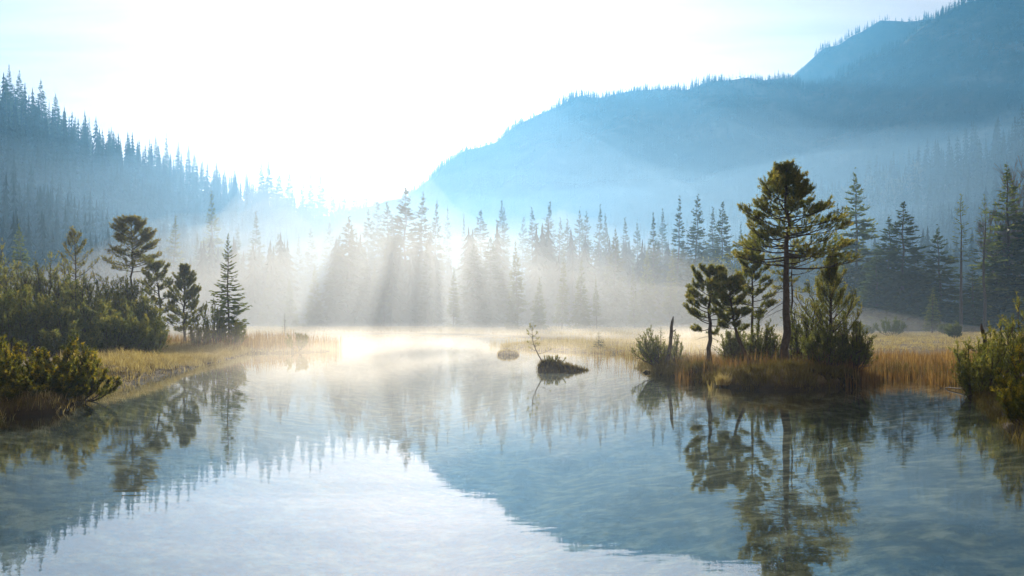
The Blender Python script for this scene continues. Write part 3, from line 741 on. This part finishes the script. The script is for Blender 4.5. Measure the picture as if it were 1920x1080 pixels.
make_pine('round-topped small pine at the left end of the island', spot(1331, 37), hgt(1331, 37, 513), 0.115, 0.36, 1.12, [(0, 1.1), (0.25, 0.95), (0.6, 0.85), (0.85, 0.62), (1, 0.3)], 34, 11, 203, el=(-12, 34), tuft=0.19, nn=24, nl=0.11, nw=0.026, dead=10, lean=(-0.01, 0), rz=1.0)
make_pine('leaning pine with curved trunk between round pine and upright pine', spot(1409, 35.5), hgt(1409, 35.5, 528), 0.095, 0.40, 0.95, [(0, 0.7), (0.3, 1.0), (0.75, 0.75), (1, 0.35)], 26, 10, 204, el=(-5, 34), tuft=0.18, nn=24, nl=0.11, nw=0.026, lean=(-0.27, 0), bend=(-0.05, 0), dead=8)
make_pine('upright slender pine just left of the tallest pine', spot(1412, 38), hgt(1412, 38, 462), 0.085, 0.40, 0.98, [(0, 1.05), (0.3, 0.95), (0.6, 0.7), (0.85, 0.45), (1, 0.15)], 38, 9, 205, el=(-12, 34), tuft=0.18, nn=22, nl=0.11, nw=0.026, dead=10, rz=2.0)
make_pine('candle-shaped bushy pine at the right end of the island', spot(1558, 36), hgt(1558, 36, 492), 0.10, 0.10, 1.65, [(0, 0.95), (0.2, 1.0), (0.45, 0.62), (0.7, 0.38), (0.9, 0.2), (1, 0.1)], 54, 10, 206, el=(8, 68), curl=0.5, tl=0.30, tuft=0.26, nn=18, nl=0.10, nw=0.025, tufts=2, tip_up=1.2, dead=6)
for px, top, D, w_, sd, lb in ((1520, 552, 37, 2.2, 211, 'dark pine shrub between the tallest pine and the candle-shaped pine'), (1596, 596, 35, 1.6, 212, 'low dark pine shrub at the foot of the candle-shaped pine'),
                               (1432, 602, 37, 1.4, 213, 'small pine shrub in reeds left of the tallest trunk'), (1376, 612, 39, 1.1, 214, 'small pine shrub in reeds under the leaning pine'), (1545, 610, 34.5, 1.9, 215, 'shadowed pine shrub on the bank under the candle-shaped pine')):
    make_shrub(lb, spot(px, D), w_ * 1.1, hgt(px, D, top), 22, 10, sd, tuft=0.13, nn=16, nl=0.09, nw=0.024, spread=0.55, stem_tufts=2)
# bush, stake and small spruce left of the island
make_shrub('leaning pine bush in the water beside the dead stake', spot(1235, 41), 1.7, hgt(1235, 41, 618), 24, 9, 221, tuft=0.11, nn=16, nl=0.075, nw=0.02, lean=(-0.30, 0), spread=0.6)
make_shrub('small tuft of pine just right of the dead stake', spot(1266, 41.5), 0.9, hgt(1266, 41.5, 622), 9, 7, 222, tuft=0.10, nn=16, nl=0.07, nw=0.02, spread=0.6)
make_spruce('small pale spruce behind the bush with the dead stake', spot(1239, 47), hgt(1239, 47, 612), 1.0, 223, 'spruce_light', wh=15, per=6, ns=6)
make_spruce('little lone spruce on the reedy strip in mid lake', spot(1123, 69), hgt(1123, 69, 621), 0.75, 224, 'spruce', wh=14, per=6, ns=6, wfac=0.45)
# left bank
make_pine('thin yellowish pine rising behind the dark shrubs, farthest left', spot(141, 63), hgt(141, 63, 437), 0.09, 0.42, 1.75, [(0, 1.0), (0.3, 0.85), (0.6, 0.5), (0.85, 0.38), (1, 0.15)], 34, 8, 231, el=(2, 48), tuft=0.2, nn=14, nl=0.13, nw=0.034, tufts=2, mat='pine_warm', curl=0.3, gap=0.25)
make_pine('umbrella-shaped pine with layered crown above the dark shrubs', spot(247, 62), hgt(247, 62, 417), 0.12, 0.58, 2.35, [(0, 1.08), (0.12, 1.0), (0.35, 0.85), (0.6, 0.6), (0.85, 0.42), (1, 0.18)], 46, 12, 232, el=(2, 35), curl=0.12, tl=0.36, tuft=0.2, nn=18, nl=0.14, nw=0.036, tufts=3, mat='pine_warm', tip_up=0.35, limb_r=0.9)
make_pine('crooked pine leaning left beside the dark shrubs', spot(303, 60), hgt(303, 60, 500), 0.12, 0.42, 1.35, [(0, 0.9), (0.4, 1.0), (0.8, 0.7), (1, 0.3)], 30, 10, 233, el=(-10, 45), lean=(-0.10, 0), bend=(0.03, 0), tuft=0.2, nn=18, nl=0.14, nw=0.034)
make_pine('dense cone-shaped pine between crooked pine and slim spruce', spot(346, 61), hgt(346, 61, 502), 0.10, 0.14, 1.35, [(0, 0.9), (0.3, 1.0), (0.6, 0.75), (0.85, 0.42), (1, 0.15)], 64, 10, 234, el=(-2, 40), curl=0.3, tuft=0.22, nn=18, nl=0.12, nw=0.034, tip_up=0.9)
make_spruce('slim spruce with separate drooping boughs on the left point', spot(428, 65), hgt(428, 65, 440), 2.0, 235, 'spruce_light', limbs_apart=True, wh=28, per=6, ns=13, low=0.10, power=0.75, droop=-6, wfac=0.34, lfac=0.42, curl=0.3, r0=0.10, flat=0.1)
LSH = [(2, 470, 58, 3.4, 'tallest dark pine shrub at the left edge of the picture'), (42, 500, 56, 3.0, 'dark pine shrub next to the tallest one at the left edge'), (88, 490, 57, 3.2, 'pointed dark pine shrub, third from the left edge'),
       (124, 502, 58, 3.0, 'dark pine shrub at the foot of the thin yellowish pine'), (160, 520, 55, 3.2, 'dark pine shrub just right of the thin yellowish pine'), (196, 512, 56, 2.8, 'pointed dark pine shrub left of the umbrella-shaped pine'),
       (244, 512, 56, 1.8, 'narrow dark pine shrub against the umbrella-shaped pine trunk'), (222, 556, 53, 3.0, 'rounded dark pine shrub under the umbrella-shaped pine'), (268, 560, 52, 2.2, 'dark pine shrub right of the umbrella-shaped pine'),
       (60, 545, 50, 3.2, 'broad dark pine shrub, front row, second from left'), (112, 556, 49, 3.2, 'broad dark pine shrub, front row, third from left'), (168, 566, 48, 3.2, 'broad dark pine shrub, front row, fourth from left'),
       (215, 590, 47, 2.8, 'dark pine shrub low in the front row, fifth from left'), (14, 560, 47, 3.2, 'broad dark pine shrub, front row, at the left edge'), (262, 602, 48, 2.3, 'bushy pine shrub at the right end of the dark thicket'), (288, 596, 51, 1.7, 'small upright pine shrub beside the crooked pine trunk'),
       (130, 615, 44, 2.8, 'low dark pine shrub in front of the thicket above the bank grass')]
for i, (px, top, D, w_, lb) in enumerate(LSH):
    make_shrub(lb, spot(px, D), w_ * 1.15, hgt(px, D, top), 15, 11, 300 + i, tuft=0.26, nn=16, nl=0.15, nw=0.040, tint=(0.1, 0.75), stem_tufts=3)
make_shrub('rounded pine shrub between cone-shaped pine and slim spruce', spot(402, 63), 2.0, hgt(402, 63, 568), 13, 9, 331, tuft=0.22, nn=14, nl=0.13, nw=0.034)
make_shrub('brownish shrub at the foot of the slim spruce', spot(438, 63), 1.7, hgt(438, 63, 600), 12, 8, 332, 'pine_warm', tuft=0.2, nn=14, nl=0.13, nw=0.034)
make_shrub('low yellowish shrub behind the bank grass left of the slim spruce', spot(375, 60), 1.6, hgt(375, 60, 612), 10, 7, 333, 'pine_warm', tuft=0.2, nn=14, nl=0.13, nw=0.034)
make_shrub('small reddish-green bush at the tip of the reed spit', spot(560, 66.5), 2.2, hgt(560, 66.5, 622), 12, 8, 334, 'pine_warm', tuft=0.18, nn=14, nl=0.12, nw=0.034, spread=0.6)
make_spruce('tiny misty spruce beyond the reed spit', spot(534, 118), hgt(534, 118, 588), 1.1, 335, 'spruce', wh=14, per=6, ns=6)
# near left: broad-leaved looking bush with yellow-green tips
NSH = [(-20, 632, 25.5, 2.6, 'near yellow-tipped bush at the left edge, tallest of its kind'), (48, 650, 25, 2.4, 'near yellow-tipped bush second from the left edge'), (128, 632, 26.5, 1.5, 'tall open yellow-tipped bush in front of the dark thicket'),
       (95, 676, 24.8, 2.2, 'near yellow-tipped bush below the tall open one'), (30, 700, 23.8, 2.6, 'low shaded bush on the bank at the left edge'), (150, 692, 26.2, 2.0, 'low bush reaching over the water near the dark hummock'),
       (-60, 690, 23.2, 2.4, 'lowest shaded bush cut by the left edge'), (80, 722, 24.0, 1.8, 'ground-hugging shaded bush at the waterline on the near left'), (118, 730, 24.6, 1.2, 'small shaded bush at the tip of the near left bank'), (10, 735, 23.0, 1.8, 'ground-hugging shaded bush at the waterline by the left edge')]
for i, (px, top, D, w_, lb) in enumerate(NSH):
    make_shrub(lb, spot(px, D), w_, hgt(px, D, top), 13, 13, 340 + i, 'shrub_tip', tuft=0.10, nn=18, nl=0.095, nw=0.026, name='heath_shrub', tint=(0.05, 1.0), spread=0.45, lean=(0.22 if px > 80 else 0.05, 0), fill=0.8)
# near right
RSH = [(1850, 628, 29, 2.0, 'dark pine bush beside the dead post at the right shore'), (1885, 615, 30, 1.8, 'dark pine bush just right of the dead post'), (1925, 555, 30, 2.2, 'tall pine bush cut by the right edge'), (1830, 668, 28, 1.4, 'low pine bush hanging over the water at the right shore')]
for i, (px, top, D, w_, lb) in enumerate(RSH):
    make_shrub(lb, spot(px, D), w_, hgt(px, D, top), 13, 10, 360 + i, tuft=0.16, nn=18, nl=0.10, nw=0.020, tint=(0.2, 0.8))
for i, (px, top, D, w_, lb) in enumerate(((1935, 662, 20.5, 1.5, 'bright yellow-green pine bush nearest on the right edge'), (1925, 720, 19.5, 1.1, 'low bright yellow-green pine bush over the water at the right edge'))):
    make_shrub(lb, spot(px, D), w_, hgt(px, D, top), 13, 11, 370 + i, 'shrub_tip', tuft=0.13, nn=20, nl=0.09, nw=0.016, tint=(0.2, 0.95))

# ------------------------------------------------------------------ dead wood, hummocks, islet
def stake(label, px0, py0, px1, py1, D, r0, name, seed, knobs=2):
    r = np.random.default_rng(seed)
    a = np.array([wx(px0, D), D, wz(py0, D)]); b_ = np.array([wx(px1, D), D + 0.1, wz(py1, D)])
    t = np.linspace(0, 1, 11); n_ = norm(np.cross(b_ - a, [0, 1, 0]))
    pts = a + (b_ - a) * t[:, None] + np.sin(t * np.pi)[:, None] * n_ * -0.05 + r.normal(0, 0.012, (11, 3))
    pts = pts - a; root = tag(empty(name, tuple(a)), label, 'dead tree')
    k = MB(); rad = r0 * (1.0 - 0.45 * t) * r.uniform(0.88, 1.1, 11); rad[0] *= 1.3; rad[-1] *= 0.35; tube(k, pts, rad, 8, cap=True); k.build('trunk', M['bark_grey'], root, True)
    for q in range(knobs):
        i = 4 + q * 3; d = norm(np.array([r.choice([-1, 1]), r.normal(0, 0.4), 0.6]))
        k = MB(); tube(k, [pts[i], pts[i] + d * r0 * 2.2], [r0 * 0.4, r0 * 0.15], 5, cap=True); k.build('stub', M['bark_grey'], root)
    return root
stake('grey dead stake standing upright in front of the pine bush', 1249, 694, 1262, 593, 40.5, 0.115, 'dead_stake', 1)
stake('dark dead post on the right shore among pine bushes', 1850, 680, 1842, 607, 30.5, 0.095, 'dead_post', 2)
def lying(label, pts, r0, name, seed, twigs=3):
    r = np.random.default_rng(seed); pts = np.array(pts, float); o = pts[0].copy(); t = np.linspace(0, 1, 9)
    P = np.stack([np.interp(t, np.linspace(0, 1, len(pts)), pts[:, j]) for j in range(3)], 1) - o + r.normal(0, 0.012, (9, 3))
    root = tag(empty(name, tuple(o)), label, 'branch'); k = MB(); tube(k, P, r0 * (1 - 0.75 * t), 6, cap=True); k.build('bough', M['bark_grey'], root)
    for q in range(twigs):
        i = 3 + q * 2; d = norm(r.normal(size=3) + np.array([0, 0, 0.5])); k = MB(); tube(k, [P[i], P[i] + d * 0.18, P[i] + d * 0.36 + r.normal(0, 0.04, 3)], [r0 * 0.4, r0 * 0.25, r0 * 0.1], 4); k.build('twig', M['bark_grey'], root)
lying('fallen branch reaching from right shore into the water', [(wx(1838, 29), 29, 0.25), (wx(1810, 29.5), 29.5, 0.12), (wx(1775, 31), 31, 0.06), (wx(1765, 31.5), 31.5, -0.1)], 0.045, 'fallen_branch', 3)
lying('dark log lying between the dead stake and round pine', [(wx(1256, 40), 40, 0.42), (wx(1275, 39.5), 39.5, 0.38), (wx(1300, 39), 39, 0.18)], 0.07, 'fallen_log', 4, 1)
lying('thin bare twig sticking up from water right of the island', [(wx(1636, 34), 34, -0.1), (wx(1641, 34), 34, 0.15), (wx(1650, 34), 34, 0.33)], 0.018, 'fallen_twig', 5, 2)

MUD = bpy.data.materials.new('turf_hummock'); nt, N, L, out = nodes(MUD)
p = N.new('ShaderNodeBsdfPrincipled'); p.inputs['Roughness'].default_value = 0.95
L.new(ramp(nt, noise(nt, 5, 5), [(0.3, (0.008, 0.007, 0.005)), (0.7, (0.035, 0.026, 0.014))]), p.inputs['Base Color'])  # brown turf darkened further, the shade of its shadow side put into the colour
b = N.new('ShaderNodeBump'); b.inputs['Distance'].default_value = 0.05; L.new(noise(nt, 14, 5), b.inputs['Height']); L.new(b.outputs[0], p.inputs['Normal']); L.new(p.outputs[0], out.inputs[0])
def hummock(label, px, D, w_, dep, h, seed, skew=0.0, grass=120, gh=0.16, gm='grass', name='hummock', z0=-0.15, tint=(0.3, 0.9)):
    r = np.random.default_rng(seed); x = wx(px, D); root = tag(empty(name, (x, D, 0)), label, 'hummock')
    nu, nv = 22, 9; a = np.arange(nu) / nu * 2 * np.pi; v = np.linspace(0, 1, nv)
    A_, Vv = np.meshgrid(a, v)
    rad = np.cos(Vv * np.pi / 2) ** 0.55; X = np.cos(A_) * rad * w_ / 2; Y = np.sin(A_) * rad * dep / 2
    Z = z0 + (h - z0) * np.sin(Vv * np.pi / 2) ** 0.9
    Z = z0 + (Z - z0) * (1 - skew * X / (w_ / 2)) ; X = X + -skew * 0.12 * w_ * Vv
    nn_ = 1 + 0.16 * vnoise(X * 3 + seed, Y * 3 + A_, 1.0, seed) ; X = X * nn_; Y = Y * nn_; Z = Z + 0.05 * vnoise(X * 4, Y * 4, 1.3, seed + 3)
    k = MB(); i = np.arange(nv - 1)[:, None] * nu; j = np.arange(nu)[None, :]
    k.add(np.stack([X, Y, Z], -1).reshape(-1, 3), np.stack([i + j, i + (j + 1) % nu, i + nu + (j + 1) % nu, i + nu + j], -1).reshape(-1, 4)); k.build('turf', MUD, root, True)
    q = r.integers(0, nu, grass), r.integers(1, nv, grass)
    P = np.stack([X[q[1], q[0]], Y[q[1], q[0]], Z[q[1], q[0]] - 0.02], 1) + r.normal(0, 0.03, (grass, 3)) * np.array([1, 1, 0])
    k = MB(); blades(k, P, r.uniform(0.5, 1.2, grass) * gh, np.full(grass, 0.014 + D * 0.0002), r.uniform(0.1, 1.0, grass), r, r.uniform(*tint, grass)); tag(k.build('grass', M[gm], root), kind='stuff')
    return root
hummock('low pale hummock in open water left of the islet', 955, 61, 1.55, 1.2, 0.30, 1, 0.15, 700, 0.2)
isl = hummock('dark turf islet with a bent sapling, right of the low hummock', 1055, 42.5, 2.7, 1.1, 0.36, 2, 0.6, 1300, 0.2, 'sedge', 'islet', tint=(0.2, 1.0))
hummock('dark rounded hummock at the left bank below the pale grass', 212, 34.5, 1.1, 0.9, 0.36, 3, 0.1, 420, 0.2, 'sedge')
hummock('small dark hummock right of the rounded one at the left bank', 243, 35.5, 0.45, 0.5, 0.28, 4, 0, 160, 0.16, 'sedge')
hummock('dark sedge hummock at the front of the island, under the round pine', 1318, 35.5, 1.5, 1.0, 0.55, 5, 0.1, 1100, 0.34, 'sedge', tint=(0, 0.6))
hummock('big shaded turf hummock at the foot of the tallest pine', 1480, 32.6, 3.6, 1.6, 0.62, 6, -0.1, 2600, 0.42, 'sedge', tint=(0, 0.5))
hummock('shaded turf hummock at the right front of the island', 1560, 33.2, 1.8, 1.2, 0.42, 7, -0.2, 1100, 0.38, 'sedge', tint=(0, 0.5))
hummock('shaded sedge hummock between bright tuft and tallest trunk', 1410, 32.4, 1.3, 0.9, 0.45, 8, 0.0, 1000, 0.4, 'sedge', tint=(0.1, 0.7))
hummock('small yellow mossy hummock at the foot of the dead stake', 1218, 40.5, 0.7, 0.5, 0.12, 9, 0.0, 160, 0.12, 'grass', tint=(0.3, 0.8))
# bent sapling on the islet
x = wx(1017, 42.5); make_pine('bent bare sapling with a few tufts growing from the islet', (x, 42.5, 0.42), wz(614, 42.5) - 0.42, 0.032, 0.18, 0.62, [(0, 1), (0.5, 0.6), (1, 0.45)], 13, 4, 401, lean=(-0.30, 0), bend=(-0.10, 0), el=(0, 35), tuft=0.06, nn=9, nl=0.075, nw=0.018, tufts=1, name='sapling', gap=0.35, limb_r=0.6)
make_shrub('low heath on top of the turf islet', (wx(1036, 42.5), 42.6, 0.38), 1.2, 0.36, 14, 6, 402, 'shrub_tip', tuft=0.05, nn=10, nl=0.05, nw=0.016, name='heath_shrub', tint=(0.1, 0.8))
# tufts
def tuft(label, px, D, z, n, h_, w_, mat, seed, rad=0.15, lean=0.6):
    r = np.random.default_rng(seed); k = MB(); a = r.uniform(0, 6.28, n); q = rad * np.sqrt(r.uniform(0, 1, n))
    blades(k, np.stack([q * np.cos(a), q * np.sin(a), a * 0 - 0.03], 1), h_ * r.uniform(0.5, 1.1, n), np.full(n, w_), r.uniform(0.05, lean, n), r, r.uniform(0.4, 1, n))
    o = k.build('grass_tuft', M[mat]); o.location = (wx(px, D), D, z); return tag(o, label, 'grass')
tuft('bright golden grass tuft hanging at the front of the island', 1357, 31.9, 0.10, 240, 0.52, 0.014, 'grass', 1, 0.28, 0.85)
tuft('few pale blades standing in water before the island', 1333, 30.2, 0, 14, 0.42, 0.016, 'grass', 2, 0.12, 0.25)
tuft('pale green tuft standing in water by the dark left hummock', 200, 30.8, 0, 40, 0.42, 0.014, 'grass', 3, 0.22, 0.4)

# ------------------------------------------------------------------ reeds and grass
def reeds(name, label, spots, h0, h1, wid, r, tint, mat='reed', allow=-0.9):
    X, Y = spots; d = lake_sdf(X, Y); k_ = d > allow; X, Y, d = X[k_], Y[k_], d[k_]
    clump = vnoise(X, Y, 0.45, 9) * 0.6 + vnoise(X, Y, 1.7, 10) * 0.4
    k_ = r.uniform(-0.9, 0.5, len(X)) < clump + 0.25; X, Y, d, clump = X[k_], Y[k_], d[k_], clump[k_]
    Z = np.where(d < 0, -0.1, ground_h(X, Y) - 0.04); m = len(X)
    k = MB(); blades(k, np.stack([X, Y, Z], 1), r.uniform(h0, h1, m) * (1 + 0.45 * clump), wid * (0.6 + 0.8 * r.uniform(0, 1, m)) * np.sqrt(Y / 35), np.where(r.uniform(0, 1, m) < 0.12, r.uniform(0.3, 1.0, m), r.uniform(0, 0.2, m)), r, np.clip(r.uniform(tint[0], tint[1], m) + 0.25 * clump, 0, 1))
    return tag(k.build(name, M[mat]), label, kind='stuff')
r = np.random.default_rng(77)
reeds('reed_bed', 'golden brown reeds along the right shore', in_px(7500, 1585, 1870, 32, 47, r), 0.4, 0.85, 0.020, r, (0, 0.85), allow=-1.2)
reeds('island_reeds', 'brown reeds between the island pines', in_px(4000, 1265, 1620, 33.5, 46, r), 0.35, 0.8, 0.017, r, (0, 0.7))
reeds('spit_reeds', 'dry reeds on the left spit', in_px(5000, 448, 720, 64, 84, r), 0.6, 1.4, 0.020, r, (0.1, 0.9), allow=-0.5)
reeds('strip_reeds', 'pale dry reeds on the strip in mid lake', in_px(3600, 900, 1330, 50, 88, r), 0.4, 1.0, 0.015, r, (0.3, 1.0), 'grass', allow=-1.2)
reeds('water_reeds', 'sparse thin reeds standing in the water left of the bush', in_px(300, 1095, 1260, 40, 60, r), 0.5, 1.1, 0.013, r, (0.2, 0.9), allow=-9)
reeds('left_reeds', 'orange dry reeds behind the left bank grass', in_px(2200, 300, 470, 58, 75, r), 0.5, 1.2, 0.02, r, (0.2, 0.9), allow=0.1)

def meadow_grass(name, label, spots, h0, h1, wid, r, tint, mat='grass', per=9, rad=0.14, lim=0.05):
    X, Y = spots; d = lake_sdf(X, Y); k_ = d > lim; X, Y = X[k_], Y[k_]
    sz = np.clip(0.75 + 0.6 * vnoise(X, Y, 0.9, 14), 0.3, 1.5); n = len(X)
    X = np.repeat(X, per) + r.normal(0, rad, n * per); Y = np.repeat(Y, per) + r.normal(0, rad, n * per); sz = np.repeat(sz, per); m = n * per
    Z = np.repeat(ground_h(spots[0][k_], spots[1][k_]), per) - 0.05
    tn = np.repeat(r.uniform(tint[0], tint[1], n), per) + r.normal(0, 0.1, m)
    k = MB(); blades(k, np.stack([X, Y, Z], 1), r.uniform(h0, h1, m) * sz, wid * (0.6 + 0.8 * r.uniform(0, 1, m)) * np.sqrt(Y / 40), r.uniform(0.1, 0.85, m), r, tn)
    return tag(k.build(name, M[mat]), label, kind='stuff')
meadow_grass('bank_grass', 'pale dry grass on the left bank', in_px(7500, 120, 470, 34, 64, r), 0.25, 0.6, 0.018, r, (0.35, 1.0))
meadow_grass('shrub_grass', 'dry grass under the near left bushes', in_px(3500, -120, 200, 20, 34, r), 0.2, 0.5, 0.012, r, (0.1, 0.7), 'sedge', lim=-0.1)
meadow_grass('island_grass', 'sedge and dry grass on the island', in_px(3800, 1190, 1860, 31, 48, r), 0.25, 0.6, 0.014, r, (0.05, 0.7), 'sedge')
meadow_grass('strip_grass', 'frosty grass on the strip in mid lake', in_px(2600, 940, 1330, 55, 95, r), 0.2, 0.4, 0.016, r, (0.4, 1.0))
meadow_grass('right_meadow', 'frosty meadow grass behind the reed bed', in_px(4500, 1300, 1920, 60, 125, r), 0.2, 0.45, 0.020, r, (0.4, 1.0), rad=0.25)
meadow_grass('right_shore_grass', 'sedge under the right shore bushes', in_px(900, 1800, 1990, 17, 34, r), 0.2, 0.45, 0.012, r, (0.1, 0.7), 'sedge')
meadow_grass('far_meadow', 'frosty meadow grass along the far shore', in_px(4500, 380, 1500, 120, 230, r), 0.3, 0.8, 0.024, r, (0.4, 1.0), rad=0.5)
meadow_grass('left_meadow', 'dry grass around the left shrubs', in_px(2500, -60, 460, 44, 90, r), 0.25, 0.6, 0.018, r, (0.2, 0.9), rad=0.3)
def fringe(name, label, i0, i1, step, per, h0, h1, wid, r, tint, mat, inset=(-0.15, 0.7)):
    P = []
    for i in range(i0, i1):
        a, b_ = LAKE[i], LAKE[i + 1]; ln_ = np.hypot(*(b_ - a)); m = int(ln_ / step) + 1; t = r.uniform(0, 1, m)[:, None]
        nrm = np.array([-(b_ - a)[1], (b_ - a)[0]]) / max(ln_, 1e-6)
        P.append(a + (b_ - a) * t + nrm * r.uniform(-0.7, 0.7, m)[:, None])
    P = np.concatenate(P); d = lake_sdf(P[:, 0], P[:, 1]); k_ = (d > inset[0]) & (d < inset[1]); P = P[k_]; n = len(P)
    Z = np.repeat(np.maximum(ground_h(P[:, 0], P[:, 1]), -0.05), per) - 0.04; m = n * per
    sz = np.repeat(np.clip(0.8 + 0.6 * vnoise(P[:, 0], P[:, 1], 1.3, 15), 0.3, 1.5), per)
    X = np.repeat(P[:, 0], per) + r.normal(0, 0.10, m); Y = np.repeat(P[:, 1], per) + r.normal(0, 0.10, m)
    k = MB(); blades(k, np.stack([X, Y, Z], 1), r.uniform(h0, h1, m) * sz, wid * r.uniform(0.6, 1.4, m) * np.sqrt(Y.clip(20) / 40), r.uniform(0.2, 1.0, m), r, np.repeat(r.uniform(tint[0], tint[1], n), per) + r.normal(0, 0.1, m))
    return tag(k.build(name, M[mat]), label, kind='stuff')
fringe('left_shore_sedge', 'pale sedge hanging over the left waterline', 2, 12, 0.035, 7, 0.2, 0.45, 0.016, r, (0.3, 1.0), 'grass')
fringe('spit_sedge', 'dry sedge along the spit waterline', 12, 18, 0.08, 6, 0.2, 0.45, 0.018, r, (0.2, 0.9), 'grass')
fringe('strip_sedge', 'frosty sedge along the mid-lake strip', 25, 31, 0.06, 6, 0.2, 0.4, 0.016, r, (0.3, 1.0), 'grass')
fringe('island_sedge', 'dark sedge along the island waterline', 31, 39, 0.018, 8, 0.3, 0.65, 0.016, r, (0.0, 0.7), 'sedge')
fringe('right_shore_sedge', 'dark sedge along the right waterline', 39, 44, 0.022, 7, 0.2, 0.4, 0.013, r, (0.0, 0.7), 'sedge')
for i, (px, D, w_, h_, lb) in enumerate(((1672, 108, 4.2, 2.0, 'round pale shrub on the meadow behind the reed bed'), (1773, 112, 1.6, 1.2, 'small shrub on the meadow in front of the small pale spruce'), (1625, 115, 2.4, 1.2, 'low shrub on the meadow beside the round pale one'), (1790, 92, 1.6, 1.5, 'small yellow shrub on the meadow left of the dead post'))):
    make_shrub(lb, spot(px, D), w_, h_, 12, 7, 420 + i, 'spruce_light', tuft=0.3, nn=10, nl=0.25, nw=0.06, name='meadow_shrub')

# wisps of mist on the water: one low bank, thick and thin in patches
mm = bpy.data.materials.new('lake_mist'); nt, N, L, out = nodes(mm)
v = N.new('ShaderNodeVolumePrincipled'); v.inputs['Color'].default_value = (1.0, 0.94, 0.84, 1); v.inputs['Anisotropy'].default_value = 0.6  # warm tone of the sunlight put into the mist colour
geo = N.new('ShaderNodeNewGeometry'); sp = N.new('ShaderNodeSeparateXYZ'); L.new(geo.outputs['Position'], sp.inputs[0])
mpn = N.new('ShaderNodeMapping'); mpn.inputs['Scale'].default_value = (0.10, 0.05, 0.35); L.new(geo.outputs['Position'], mpn.inputs[0])
f = noise(nt, 1.0, 4, 0.6, mpn.outputs[0])
def mr(src, a, b_, c_, d_):
    q = N.new('ShaderNodeMapRange'); L.new(src, q.inputs[0]); q.inputs[1].default_value = a; q.inputs[2].default_value = b_; q.inputs[3].default_value = c_; q.inputs[4].default_value = d_; q.interpolation_type = 'SMOOTHSTEP'; return q.outputs[0]
def mul(a, b_):
    q = N.new('ShaderNodeMath'); q.operation = 'MULTIPLY'
    for i, s_ in enumerate((a, b_)):
        if hasattr(s_, 'links'): L.new(s_, q.inputs[i])
        else: q.inputs[i].default_value = s_
    return q.outputs[0]
dn = mul(mr(f, 0.42, 0.72, 0.02, 1.0), mr(sp.outputs[2], 0.0, 2.4, 1.0, 0.0))
dn = mul(dn, mr(sp.outputs[1], 26, 55, 0.0, 1.0)); dn = mul(dn, mr(sp.outputs[1], 120, 175, 1.0, 0.0))
L.new(mul(mul(dn, mr(sp.outputs[1], 55, 130, 1.0, 0.35)), 0.031), v.inputs['Density']); L.new(v.outputs[0], out.inputs['Volume'])
k = MB(); k.add(np.array([(-12, 25, 0.01), (12, 25, 0.01), (62, 178, 0.01), (-62, 178, 0.01), (-12, 25, 2.4), (12, 25, 2.4), (62, 178, 2.4), (-62, 178, 2.4)]), BOXF)
tag(k.build('lake_mist', mm), 'wisps of warm mist drifting low over the water', kind='stuff')
